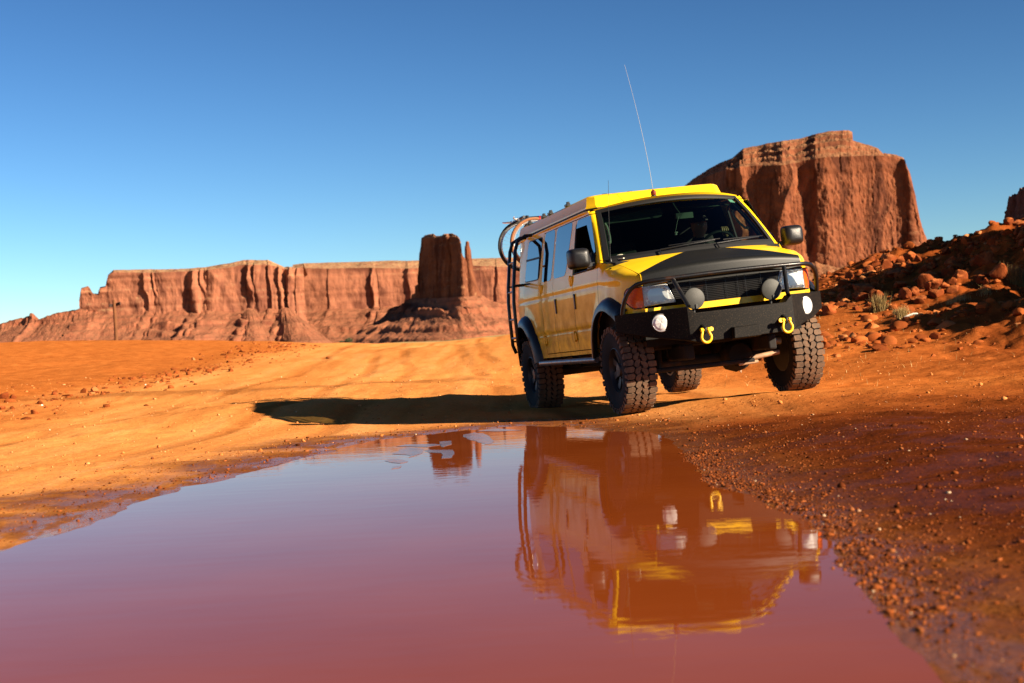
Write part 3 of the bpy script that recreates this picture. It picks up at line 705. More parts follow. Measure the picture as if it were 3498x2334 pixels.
# shaded outcrops just beyond the right edge
for k, (x, y, r) in enumerate(((13.6, 23.0, 2.8), (12.4, 26.6, 1.7), (15.8, 28.5, 3.0), (10.6, 20.2, .6), (17.0, 34.0, 3.2))):
    put_boulder(x, y, r, k + 2, ['huge red rock beyond the right edge casting the big slope shadow', 'rock block beside the huge rock beyond the right edge', 'high rock block farther up beyond the right edge', 'low rock beyond the right edge nearest the road', 'tall rock block at the top of the slope beyond the right edge'][k], name='rock_outcrop', sink=.3)
out = empty('rock_outcrop', tuple(at(3470, 770, 44)))
tag(out, 'dark shaded rock stack on the hill crest at the right edge of the frame', 'rock')
wall('rock_stack', [(3438, 772, 773, 800), (3441, 700, 702, 800), (3446, 672, 676, 800), (3462, 668, 673, 800), (3477, 662, 668, 800), (3486, 645, 652, 800), (3510, 640, 648, 800), (3560, 620, 640, 800), (3640, 640, 660, 800), (3700, 780, 782, 800)],
     [(3438, 49), (3510, 41), (3640, 42), (3700, 47)], 110, 30, .16, .5, .15, out, 'near_butte', 561, cap_back=.8, cap_rows=4, thick=2.2)
# rubble
rng = np.random.default_rng(9)
n = 11000; x = rng.uniform(2, 17, n); y = rng.uniform(19, 52, n); g = (x - .13 * (y - 20) > 2.9) & (y > 20.5)
dens = .25 + sstep(-.2, .5, fbm(x / 2.5, y / 3.5, 3, 111)) * sstep(21, 27, y)
ok = g & (rng.uniform(0, 1.2, n) < dens); x, y = x[ok], y[ok]
tag(stones('rubble', x, y, np.clip(rng.lognormal(-2.85, .62, len(x)), .02, .22) * sstep(18, 25, y), 'rubble_red', sink=.45, seed=8, base=ICO2), 'small broken red stones covering the right-hand hillside', 'rubble', kind='stuff')
# rocks along the left edge of the road
for k, (px, py, r, lab) in enumerate(((12, 1352, 22, 'broken dark red rock at the left edge of the frame beside the road'), (42, 1356, 13, 'orange rock right beside the broken rock at the left edge'), (8, 1394, 13, 'lower orange rock at the left edge of the frame on the road verge'),
                                      (187, 1344, 11, 'lone flat rock on the sandy verge right of the left-edge rocks'), (177, 1368, 6, 'small dark stone in the row on the left road verge'))):
    h_ = hit(px, py + r * .5, 12, 60)
    if h_ is not None: put_boulder(h_[0], h_[1], r * h_[1] / FPX, k + 3, lab, name='rock')
simple('white_stone', (.80, .72, .58), .8, bmp=.5)
for k, (px, py, r, lab) in enumerate(((143, 1384, 5.5, 'bright white stone on the left road verge'), (498, 1314, 4.5, 'small white stone farther up the left road verge'), (577, 1296, 3.5, 'tiny white stone near the crest of the left road verge'))):
    h_ = hit(px, py + r * .5, 12, 70)
    if h_ is not None:
        o = put_boulder(h_[0], h_[1], r * h_[1] / FPX, k, lab, name='white_stone'); o.data = o.data.copy(); o.data.materials.clear(); o.data.materials.append(MATS['white_stone'])

# ================================================================== PLANTS, POST
m, nt, b = nodes('dry_grass'); g = nt.nodes.new('ShaderNodeNewGeometry')
nt.links.new(ramp(nt, g.outputs['Random Per Island'], [(0, (.18, .11, .03)), (.5, (.36, .25, .08)), (1, (.55, .42, .18))]).outputs[0], b.inputs['Base Color']); b.inputs['Roughness'].default_value = .8
m, nt, b = nodes('green_grass'); g = nt.nodes.new('ShaderNodeNewGeometry')
nt.links.new(ramp(nt, g.outputs['Random Per Island'], [(0, (.09, .055, .014)), (.6, (.20, .135, .035)), (1, (.32, .20, .055))]).outputs[0], b.inputs['Base Color']); b.inputs['Roughness'].default_value = .8
def blades(x, y, hgt, spread, rng, lean=.6, wid=.006, base_r=.06):
    n = len(x); z = ground_z(x, y); a = rng.uniform(0, 6.28, n); l = rng.uniform(.05, 1, n) * lean
    d = np.stack([np.cos(a), np.sin(a)], 1); p = np.stack([-np.sin(a), np.cos(a)], 1)
    V = []
    for t, wf in ((0, 1), (.5, .8), (1, .15)):
        c0 = np.stack([x, y], 1) + d * (l * t ** 1.5 * hgt)[:, None]; zz = z - .01 + hgt * t * (1 - .25 * l * t)
        for sg in (-1, 1): V.append(np.c_[c0 + p * sg * (wid * wf), zz])
    V = np.stack(V, 1).reshape(-1, 3); F = np.array([[0, 1, 3, 2], [2, 3, 5, 4]])
    return V, (F[None] + (np.arange(n) * 6)[:, None, None]).reshape(-1, 4)
rng = np.random.default_rng(21)
def tuft(px, py, hpx, n, mat, label, lean=.75, r=.10):
    h_ = hit(px, py); 
    if h_ is None: return
    H = hpx * h_[1] / FPX; rr = rng.normal(0, r * H * 2.2, (n, 2))
    V, F = blades(h_[0] + rr[:, 0], h_[1] + rr[:, 1], H * rng.uniform(.35, 1.1, n), 0, rng, lean, .0038 * max(.6, H / .35))
    V = V - [h_[0], h_[1], h_[2]]
    o = link('grass_tuft', np_mesh('grass_tuft', V, F), mat, smooth=False); o.location = h_
    tag(o, label, 'grass tuft')
tuft(3080, 1095, 46, 620, 'dry_grass', 'bright straw-coloured grass clump beside the bleached stick on the right slope')
tuft(3005, 1072, 66, 480, 'green_grass', 'tall thin olive grass clump left of the bright clump on the right slope', .5, .09)
tuft(3470, 978, 64, 900, 'green_grass', 'large olive grass clump at the right frame edge in the shade', .6, .12)
tuft(3366, 1006, 24, 220, 'dry_grass', 'small pale grass clump at the edge of the big slope shadow', .9, .2)
tuft(3270, 1032, 30, 260, 'dry_grass', 'wide low pale grass clump above the bare red slope', .9, .3)
tuft(3190, 1000, 22, 160, 'dry_grass', 'short pale grass clump under the narrow standing rock', .9, .2)
tuft(1785, 1195, 26, 160, 'green_grass', 'dark little bush beyond the crest beside the rear of the van', .9, .25)
n = 700; x = rng.uniform(2.5, 13, n); y = rng.uniform(17, 32, n); ok = x - .13 * (y - 20) > 2.4 + rng.uniform(0, 1, n); x, y = x[ok], y[ok]
V, F = blades(x, y, rng.uniform(.03, .11, len(x)), 0, rng, .9, .0025)
tag(link('dry_grass', np_mesh('dry_grass', V, F), 'dry_grass', smooth=False), 'thin dry straws sprinkled over the red slope right of the van', 'dry grass', kind='stuff')
h_ = hit(3118, 1090)
mb = MB(); mb.tube([(-.16, 0, .03), (-.08, .02, .06), (.02, .0, .09), (.10, -.01, .085), (.17, -.02, .04)], [.012, .02, .022, .018, .008], 8)
o = mb.build('bleached_stick', 'white_stone'); o.location = h_; tag(o, 'curved bleached white stick lying by the bright grass clump', 'stick')

simple('post_wood', (.13, .046, .013), .85, var=.35, vscale=3.0, bmp=.5, bscale=30)
simple('shaded_board', (.03, .014, .009), .85, var=.3, vscale=6.0, bmp=.4, bscale=30)  # boards face away from the sun; that shade is in their colour
pb_ = at(397.5, 1166, 59.6); pt_ = at(391, 1025, 59.6); mpp = 59.6 / FPX
post = empty('sign_post', tuple(pb_)); tag(post, 'weathered wooden post with two shaded arrow boards on the sandy crest at left', 'sign post')
hh = pt_[2] - pb_[2]
mb = MB(); mb.tube([(0, 0, -.4), (0, 0, hh * .5), (-.012, 0, hh)], [.078, .073, .062], 12); mb.build('post', 'post_wood', post)
for (cx_, cz_, ry, rz, L_) in ((.135, .895, 8, -38, .32), (-.095, .868, -2, 32, .22)):
    mb = MB(); r_ = Matrix.Rotation(R(rz), 3, 'Z') @ Matrix.Rotation(R(-ry), 3, 'Y')
    mb.box((cx_, -.02, hh * cz_), (L_, .04, .115), r_); mb.build('arrow_board', 'shaded_board', post, bevel=.004)

# a clump of desert shrubs far out on the flat
simple('shrub_leaf', (.05, .055, .022), .9)
def shrub(px, py, wpx, hpx, Y, label):
    c0 = at(px, py, Y); w_ = wpx * Y / FPX; h = hpx * Y / FPX; n = 900
    d = rng.normal(0, 1, (n, 3)); d /= np.linalg.norm(d, axis=1)[:, None]; q = d * rng.uniform(.35, 1, (n, 1)) * [w_ * .5, w_ * .5, h * .5] + [0, 0, h * .5]
    q[:, 2] += .12 * h * vnoise(q[:, 0] / w_ * 6, q[:, 1] / w_ * 6, 4); sz = .05 * w_
    a = rng.normal(0, 1, (n, 2, 3)) * sz; V = np.stack([q, q + a[:, 0], q + a[:, 1]], 1).reshape(-1, 3)
    o = link('desert_shrub', np_mesh('desert_shrub', V, np.arange(n * 3).reshape(-1, 3)), 'shrub_leaf', smooth=False); o.location = c0; tag(o, label, 'shrub')
shrub(1192, 1172, 30, 17, 420, 'dark shrub on the flat at the foot of the mitten butte, the larger of two')
shrub(1166, 1172, 16, 8, 430, 'small dark shrub just left of the larger shrub at the butte foot')
# ================================================================== THE VAN  (x forward, y to its left, z up; origin under the front axle)
# ---- its materials
m, nt, b = nodes('yellow_paint'); co = objco(nt)
b.inputs['Roughness'].default_value = .32; b.inputs['Coat Weight'].default_value = .36; b.inputs['Specular IOR Level'].default_value = .08; b.inputs['Coat Roughness'].default_value = .015; b.inputs['Coat IOR'].default_value = 1.5
sx = nt.nodes.new('ShaderNodeSeparateXYZ'); nt.links.new(co, sx.inputs[0])
low = ramp(nt, math_(nt, 'MULTIPLY', sx.outputs[2], .72), [(.62, (1, 1, 1)), (.95, (.25, .25, .25)), (1.0, (.10, .10, .10))]).outputs[0]
dirt = math_(nt, 'MULTIPLY', low, ramp(nt, noise(nt, 5, 6, co, .7), [(.35, (0, 0, 0)), (.7, (1, 1, 1))]).outputs[0])
nt.links.new(mixc(nt, math_(nt, 'MULTIPLY', dirt, .8), (.90, .55, .010), (.36, .15, .045)), b.inputs['Base Color'])
nt.links.new(math_(nt, 'ADD', .32, math_(nt, 'MULTIPLY', dirt, .4)), b.inputs['Roughness'])
nt.links.new(math_(nt, 'SUBTRACT', .36, math_(nt, 'MULTIPLY', dirt, .3)), b.inputs['Coat Weight'])
n_ = N(nt, 'ShaderNodeBump', Strength=.06, Distance=.02); nt.links.new(noise(nt, 1.6, 2, co), n_.inputs['Height']); nt.links.new(n_.outputs[0], b.inputs['Coat Normal'])
simple('black_rubber', (.006, .006, .006), .6)
simple('black_plastic', (.007, .007, .0075), .40, bmp=.15, bscale=250)
simple('black_metal', (.006, .006, .006), .30, bmp=.1, bscale=120, dust=((.05, .02, .008), 9, .55, .9))
simple('flare_plastic', (.008, .0085, .010), .36, bmp=.12, bscale=300)
m, nt, b = nodes('bedliner'); co = objco(nt)                                     # sprayed black bumper with light specks of dust and chips
f = ramp(nt, noise(nt, 90, 3, co, .75), [(.50, (.003, .0024, .0018)), (.60, (.011, .008, .005)), (.74, (.090, .058, .035))]).outputs[0]
nt.links.new(f, b.inputs['Base Color']); b.inputs['Roughness'].default_value = .6; b.inputs['Specular IOR Level'].default_value = .14
bump(nt, b, noise(nt, 110, 4, co), .4, .002)
m, nt, b = nodes('vinyl'); co = objco(nt)
f = ramp(nt, noise(nt, 95, 5, co, .8), [(.50, (.0055, .006, .0055)), (.64, (.013, .013, .011)), (.80, (.060, .052, .042))]).outputs[0]
nt.links.new(f, b.inputs['Base Color']); b.inputs['Roughness'].default_value = .45; b.inputs['Specular IOR Level'].default_value = .24; bump(nt, b, noise(nt, 260, 3, co), .25, .002)
simple('kc_cover', (.034, .034, .029), .6, var=.12, vscale=30, bmp=.15, bscale=200)
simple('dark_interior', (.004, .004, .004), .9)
simple('grey_trim', (.055, .075, .065), .8, bmp=.3, bscale=120)
simple('light_trim', (.50, .52, .48), .7)
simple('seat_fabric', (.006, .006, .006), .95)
simple('chassis', (.008, .006, .005), .85, var=.4, vscale=6, dust=((.07, .025, .009), 7, .55, .85))
simple('dusty_steel', (.34, .20, .11), .6, var=.3, vscale=14)
simple('silver', (.55, .55, .53), .35, .6)
simple('alloy', (.045, .045, .045), .45, .5)
simple('tube_steel', (.22, .225, .23), .40, .6, dust=((.20, .08, .03), 12, .45, .7))
simple('shackle_yellow', (.85, .50, .012), .38)
simple('gap_black', (.006, .006, .006), .8)
m, nt, b = nodes('tyre_rubber'); co = objco(nt)
lw = nt.nodes.new('ShaderNodeNewGeometry')
f = ramp(nt, noise(nt, 9, 6, co, .7), [(.25, (.055, .036, .023)), (.5, (.125, .074, .042)), (.78, (.26, .115, .048))]).outputs[0]
f2 = ramp(nt, noise(nt, 70, 4, co, .7), [(.3, (.6, .6, .6)), (.7, (1.15, 1.1, 1.05))]).outputs[0]
nt.links.new(mixc(nt, .8, f, f2, 'MULTIPLY'), b.inputs['Base Color']); b.inputs['Roughness'].default_value = .85
bump(nt, b, noise(nt, 90, 4, co), .35, .004)
simple('tyre_shade', (.0075, .0065, .006), .95, dust=((.03, .016, .009), 6, .5, .8))  # near-black sidewalls and grooves: their shade is put into the colour
m, nt, b = nodes('amber_lens'); co = objco(nt)
b.inputs['Base Color'].default_value = (.80, .105, .006, 1); b.inputs['Roughness'].default_value = .16; b.inputs['Coat Weight'].default_value = .6
w_ = N(nt, 'ShaderNodeTexWave', Scale=26.0, Distortion=.4); w_.bands_direction = 'Z'; nt.links.new(co, w_.inputs['Vector'])
bump(nt, b, w_.outputs['Fac'], .5, .006)
nt.links.new(ramp(nt, w_.outputs['Fac'], [(0, (.50, .05, .003)), (1, (.92, .16, .012))]).outputs[0], b.inputs['Base Color'])
m, nt, b = nodes('reflector'); co = objco(nt)
b.inputs['Metallic'].default_value = .12; b.inputs['Roughness'].default_value = .3; b.inputs['Base Color'].default_value = (.80, .79, .76, 1)
v_ = N(nt, 'ShaderNodeTexVoronoi', Scale=26.0); nt.links.new(co, v_.inputs['Vector'])
ch = bump(nt, b, v_.outputs['Distance'], .55, .02); bump(nt, b, noise(nt, 9, 2, co), .6, .03, ch)
m, nt, b = nodes('fog_reflector'); co = objco(nt)
b.inputs['Metallic'].default_value = .0; b.inputs['Roughness'].default_value = .3; b.inputs['Coat Weight'].default_value = .25
nt.links.new(ramp(nt, noise(nt, 11, 3, co), [(.35, (.62, .61, .58)), (.65, (.86, .85, .82))]).outputs[0], b.inputs['Base Color'])
def glass(name, tint, rough=.0, refl=1.0, ior=1.5):
    m = bpy.data.materials.new(name); m.use_nodes = True; MATS[name] = m; nt = m.node_tree; nt.nodes.clear()
    o = nt.nodes.new('ShaderNodeOutputMaterial'); t = nt.nodes.new('ShaderNodeBsdfTransparent'); g = nt.nodes.new('ShaderNodeBsdfGlossy'); x = nt.nodes.new('ShaderNodeMixShader'); f = nt.nodes.new('ShaderNodeFresnel')
    t.inputs[0].default_value = (*tint, 1); g.inputs['Roughness'].default_value = rough; f.inputs['IOR'].default_value = ior
    nt.links.new(math_(nt, 'MULTIPLY', f.outputs[0], refl), x.inputs[0]); nt.links.new(t.outputs[0], x.inputs[1]); nt.links.new(g.outputs[0], x.inputs[2]); nt.links.new(x.outputs[0], o.inputs[0])
glass('windshield_glass', (.35, .49, .40), refl=.65)
glass('lens_glass', (.93, .95, .95), .02)
glass('door_glass', (.30, .34, .34))
m, nt, b = nodes('tinted_glass'); b.inputs['Base Color'].default_value = (.004, .005, .007, 1); b.inputs['Roughness'].default_value = .015; b.inputs['IOR'].default_value = 2.1; b.inputs['Specular IOR Level'].default_value = .6
simple('visor_smoke', (.010, .012, .016), .12, coat=.6)

# ---- body surface
ZS = [0.3, .6, .95, 1.3, 1.5, 2.08, 2.15]; YS_ = [.96, .985, 1.0, .99, .965, .845, .84]
TX = [-4.62, -4.58, -4.45, -4.2, -3.9, -3.5, .1, .25, .38, .48, .55, .6]; TY = [.55, .72, .835, .905, .965, 1, 1, .99, .962, .915, .865, .82]
def ys(z): return float(np.interp(z, ZS, YS_))
def tap(x): return float(np.interp(x, TX, TY))
def sy(x, z, off=0.0):
    """half width of the flank at (x, z), with the two pressed creases"""
    y = ys(z) * tap(x)
    cz = 1.315 + .012 * (-(x) - .5) * .5 if x < -.2 else 1.305 + (x + .2) * -.06
    y += .012 * (1 if z > cz else 0) * 0
    y -= .006 * math.exp(-((z - (cz - .018)) / .016) ** 2) - .004 * math.exp(-((z - (cz + .02)) / .02) ** 2)
    y -= .006 * math.exp(-((z - .885) / .016) ** 2) - .004 * math.exp(-((z - .925) / .02) ** 2)
    if z < 1.4:                                   # pressed bulge round each wheel opening
        for cx_ in (.03, -3.505):
            r = math.hypot((x - cx_) * .86, z - .47); y += .010 * math.exp(-((r - .64) / .07) ** 2)
    return y + off
def xA(z): return -.223 - (z - 1.516) * .954
def ws(s, t):
    """windshield surface, s -1..1 across, t 0..1 upwards"""
    yb, yt = .918 * s, .773 * s
    a = Vector((.14 - .363 * s * s, yb, 1.516)); c = Vector((-.57 - .195 * s * s, yt, 2.132 - .048 * s * s))
    p = a.lerp(c, t); bow = .03 * math.sin(math.pi * t); return p + Vector((bow * .6, 0, bow * .6))
def seam_y(x): return float(np.interp(x, [-.223, -.19, -.16, 0, .3, .546, .60], [.964, .905, .862, .85, .842, .825, .80]))
def seam_z(x): return float(np.interp(x, [-.223, -.19, -.16, .2, .40, .546, .575, .60], [1.507, 1.506, 1.500, 1.425, 1.370, 1.324, 1.295, 1.235]))
def hood_z(x, y):
    k = max(0.0, 1 - (abs(y) / .845) ** 2.2)
    return float(np.interp(x, [-.2, .2, .40, .546, .7], [1.512, 1.425, 1.370, 1.324, 1.285])) + .075 * k
def hood_front(y): return .546 + .085 * (1 - (abs(y) / .83) ** 2)
VAN_R = [[.223, .972, -.07], [-.975, .224, .002], [.018, .068, .998]]
_up = np.array([.018, .068, 1.0]); _up /= np.linalg.norm(_up)
_vx = np.array([.2230, -.9747, 0]); 
VM = Matrix(VAN_R)
q_ = VM.to_quaternion().normalized()
van = empty('van'); van.rotation_mode = 'QUATERNION'; van.rotation_quaternion = q_; van.location = (2.006, 14.999, .105)
tag(van, 'yellow lifted camper van with black hood cover and bull bar at the puddle edge', 'van')
VW = Matrix.Translation(van.location) @ q_.to_matrix().to_4x4()

def build_body():
    bm = bmesh.new()
    def grid(P):
        ni, nj = len(P), len(P[0]); vs = [[bm.verts.new(p) for p in r] for r in P]
        for i in range(ni - 1):
            for j in range(nj - 1):
                try: bm.faces.new((vs[i][j], vs[i][j + 1], vs[i + 1][j + 1], vs[i + 1][j]))
                except ValueError: pass
    rear = [-4.62, -4.60, -4.58, -4.52, -4.45, -4.35, -4.2, -4.05] + list(np.linspace(-3.9, -.223, 62))
    front = list(np.linspace(-.223, .6, 30))[1:]
    zl = [.62, .64, .70, .78, .85, .868, .88, .892, .905, .925, .96, 1.02, 1.10, 1.17, 1.23, 1.27, 1.285, 1.30, 1.312, 1.33, 1.36, 1.42, 1.505]
    k0 = 12
    for sg in (-1, 1):
        P = []
        for x in rear + front:
            row = []
            for l, z in enumerate(zl):
                if l <= k0 or x <= -.223: row.append(Vector((x, sg * sy(x, z), z)))
                else:
                    ym, zm = seam_y(x), seam_z(x); y0 = sy(x, 1.10); hs_ = .11
                    zv = max(1.12, zm - hs_); u = (l - k0) / (len(zl) - 1 - k0); bl = float(sstep(-.223, .0, x))
                    straight = Vector((x, sg * sy(x, min(z, zm)), min(z, zm)))
                    if z <= zv: p = Vector((x, sg * sy(x, z), z))
                    else:
                        a = math.pi / 2 * (z - zv) / (1.505 - zv); yv = sy(x, zv)
                        p = Vector((x, sg * (ym + (yv - ym) * math.cos(a)), zv + (zm - zv) * math.sin(a)))
                    row.append(straight.lerp(p, bl))
            P.append(row)
        grid(P)
        # upper flank
        zu = [1.505, 1.52, 1.58, 1.66, 1.75, 1.84, 1.93, 2.0, 2.04, 2.06, 2.08]
        Q = []
        for z in zu:
            xe = xA(z) - .03 if z > 1.506 else -.223
            Q.append([Vector((-4.62 + (x + 4.62) * (xe + 4.62) / (-.223 + 4.62), 0, z)) for x in rear])
        for row in Q:
            for p in row: p.y = sg * ys(p.z) * tap(p.x)
        grid(Q)
        # A pillar face
        ts = [0, .02, .11, .25, .41, .57, .73, .85, .92, .96, 1.0]
        grid([[ws(sg, t).lerp(Vector((xA(z) - .03 if z > 1.506 else -.223, sg * ys(z), z)), u) + Vector((.012 * math.sin(math.pi * u), sg * .008 * math.sin(math.pi * u), 0)) for u in (0, .3, .6, 1)] for t, z in zip(ts, zu)])
    # roof
    S = np.linspace(-1, 1, 25); rows = []
    rows.append([ws(s, 1.0) for s in S])
    for k, (x, yo, zo, cr) in enumerate(((-.70, .80, 2.095, .062), (-.80, .838, 2.085, .075), (-.93, .845, 2.082, .084), (-1.2, .845, 2.08, .09), (-2.4, .845, 2.08, .095), (-3.5, .845, 2.08, .095), (-4.2, .845 * .905, 2.08, .09), (-4.45, .70, 2.075, .08), (-4.58, .60, 2.07, .06), (-4.62, .46, 2.06, .03))):
        r_ = []
        for s in S:
            dx = .17 * (1 - s * s) * max(0, 1 - k / 3)
            r_.append(Vector((x + dx - (.07 * s * s if k == 0 else 0), yo * s, zo + cr * (1 - abs(s) ** 2.6))))
        rows.append(r_)
    grid(rows)
    # tail
    Zt = np.linspace(.62, 2.06, 14)
    grid([[Vector((-4.62 - .03 * (1 - s * s), s * tap(-4.62) * ys(z), z)) for s in np.linspace(-1, 1, 9)] for z in Zt])
    # hood
    S = np.linspace(-1, 1, 41); rows = []
    for i in range(22):
        u = i / 21; r_ = []
        for s in S:
            ymax = .862; xb = .14 - .363 * (s * ymax / .918) ** 2 - .012; xf = hood_front(s * .83)
            x = xb + (xf - xb) * u; y = s * (seam_y(x) - .004); r_.append(Vector((x, y, hood_z(x, y))))
        rows.append(r_)
    last = rows[-1]
    for a in (18, 36, 54, 72, 90): rows.append([p + Vector((.05 * math.sin(R(a)), 0, -.05 * (1 - math.cos(R(a))))) for p in last])
    rows.append([p + Vector((0, 0, -.04)) for p in rows[-1]])
    grid(rows)
    # nose panel
    grid([[Vector((.600 + .030 * (1 - s * s), s * .822, z)) for s in np.linspace(-1, 1, 21)] for z in (1.21, 1.25)])
    bmesh.ops.remove_doubles(bm, verts=bm.verts, dist=.0008)

    bmesh.ops.delete(bm, geom=[f for f in bm.faces if f.calc_center_median().x > .36 and f.calc_center_median().z < .91], context='FACES')
    # ---- openings
    def cut(poly, ax, flt, keep=False):
        """split by the edges of a convex outline; ax: the axis the planes run along"""
        n = len(poly); c2 = (sum(p[0] for p in poly) / n, sum(p[1] for p in poly) / n)
        lo = (min(p[0] for p in poly) - .15, min(p[1] for p in poly) - .15); hi = (max(p[0] for p in poly) + .15, max(p[1] for p in poly) + .15)
        def uv(c): return (c.x, c.z) if ax == 'y' else (c.y, c.z)
        def sel():
            fs = []
            for f in bm.faces:
                c = f.calc_center_median(); a = uv(c)
                if lo[0] < a[0] < hi[0] and lo[1] < a[1] < hi[1] and flt(c): fs.append(f)
            return fs
        planes = []
        for i in range(n):
            p, q = poly[i], poly[(i + 1) % n]; nx, nz = q[1] - p[1], -(q[0] - p[0])
            if (c2[0] - p[0]) * nx + (c2[1] - p[1]) * nz < 0: nx, nz = -nx, -nz
            planes.append((p, (nx, nz)))
            fs = sel(); g = fs + list({e for f in fs for e in f.edges}) + list({v for f in fs for v in f.verts})
            if ax == 'y': bmesh.ops.bisect_plane(bm, geom=g, dist=1e-5, plane_co=(p[0], 0, p[1]), plane_no=(nx, 0, nz))
            else: bmesh.ops.bisect_plane(bm, geom=g, dist=1e-5, plane_co=(0, p[0], p[1]), plane_no=(0, nx, nz))
        ins = []
        for f in sel():
            a = uv(f.calc_center_median())
            if all((a[0] - p[0]) * nn[0] + (a[1] - p[1]) * nn[1] > 0 for p, nn in planes): ins.append(f)
        if keep: return ins
        bmesh.ops.delete(bm, geom=ins, context='FACES')
    side = lambda c: abs(c.y) > .55
    for cx_ in (.03, -3.505):
        cut([(cx_ + .575 * math.cos(2 * math.pi * k / 20), .50 + .575 * math.sin(2 * math.pi * k / 20)) for k in range(20)], 'y', side)
    fw = FWIN
    cut(fw, 'y', side)
    # door gaps: thin strips taken out, then the leaves taken off as parts of their own
    g = .0045
    for xs, z0, z1 in ((-1.25, .665, 2.052), (-2.10, .665, 2.052), (-2.65, .665, 2.052), (-.305, .93, 1.50)):
        cut([(xs - g, z0), (xs + g, z0), (xs + g, z1), (xs - g, z1)], 'y', side)
    for x0, x1, z in ((-1.25, -.66, 2.052), (-2.65, -1.25, 2.052), (-2.65, -.50, .665)):
        cut([(x0 - g, z - g), (x1 + g, z - g), (x1 + g, z + g), (x0 - g, z + g)], 'y', side)
    me = bpy.data.meshes.new('tmp'); bmesh.ops.recalc_face_normals(bm, faces=bm.faces)
    doors = {}
    bm.faces.ensure_lookup_table()
    def take(name, test):
        for sg in (-1, 1):
            fs = [f for f in bm.faces if f.calc_center_median().y * sg > .6 and test(f.calc_center_median())]
            b2 = bmesh.new(); mp = {}
            for f in fs:
                vv = []
                for v in f.verts:
                    if v not in mp: mp[v] = b2.verts.new(v.co)
                    vv.append(mp[v])
                try: b2.faces.new(vv)
                except ValueError: pass
            m2 = bpy.data.meshes.new(name); b2.to_mesh(m2); b2.free()
            doors[(name, sg)] = m2
            bmesh.ops.delete(bm, geom=fs, context='FACES')
    wheel_ok = lambda c: (c.x - .03) ** 2 + (c.z - .5) ** 2 > .58 ** 2
    take('front_door', lambda c: -1.246 < c.x < (-.309 if c.z < 1.505 else xA(c.z) - .045) and .669 < c.z < 2.048 and wheel_ok(c))
    take('cargo_door', lambda c: -2.096 < c.x < -1.254 and .669 < c.z < 2.048)
    take('cargo_door_b', lambda c: -2.646 < c.x < -2.104 and .669 < c.z < 2.048)
    bm.to_mesh(me); bm.free(); return me, doors
def chamfer(pts, r):
    """knock the corners off an outline"""
    out = []; n = len(pts)
    for i in range(n):
        p, a, c = Vector(pts[i]), Vector(pts[i - 1]), Vector(pts[(i + 1) % n])
        ra = min(r, (a - p).length * .45); rc = min(r, (c - p).length * .45)
        for t in (1, .45): out.append(tuple(p + (a - p).normalized() * ra * t * (1 if t == 1 else .55)) if t == 1 else None)
        out.pop(); q1 = p + (a - p).normalized() * ra; q2 = p + (c - p).normalized() * rc; qm = (q1 + q2) * .25 + p * .5
        out += [tuple(qm), tuple(q2)]
    return out
FWIN = [(-.66, 2.03), (-1.15, 2.03), (-1.235, 1.98), (-1.235, 1.475), (-.42, 1.475), (-.36, 1.58)]
FWIN[0] = (-.775, 2.03); FWIN[-1] = (-.375, 1.60)
me, doors = build_body()
me.name = 'body'
body = link('body', me, 'yellow_paint', van, True, 32)
def panel(name, outline, off, mat, parent, sides=(-1,), rim=None):
    """flat-ish piece laid on the flank: outline in (x, z)"""
    r = []
    for sg in sides:
        zs = sorted({round(z, 4) for _, z in outline}); c2 = np.mean(np.array(outline), 0); mb = MB()
        P = [Vector((x, sg * (ys(z) * tap(x) + off), z)) for x, z in outline]
        Bk = [Vector((x, sg * (ys(z) * tap(x) + off - .004), z)) for x, z in outline]
        mb.prism(P, Bk); r.append(mb.build(name, mat, parent, angle=30))
    return r
D = {}
for (nm, sg), mm in doors.items():
    n2 = nm.replace('_b', ''); mm.name = n2; o = link(n2, mm, 'yellow_paint', van, True, 32); D[(nm, sg)] = o
WINS = {'rear': [(-2.72, 2.015), (-2.775, 1.545), (-3.46, 1.56), (-3.41, 2.025)], 'win1': [(-2.16, 2.048), (-2.60, 2.045), (-2.60, 1.505), (-2.19, 1.503)], 'win2': [(-1.375, 2.043), (-2.03, 2.046), (-2.045, 1.504), (-1.545, 1.506)]}
WINS['win1'] = [(-2.145, 2.036), (-2.585, 2.036), (-2.60, 1.505), (-2.19, 1.503)]
WINS['win2'] = [(-1.40, 2.036), (-2.045, 2.036), (-2.055, 1.504), (-1.56, 1.506)]
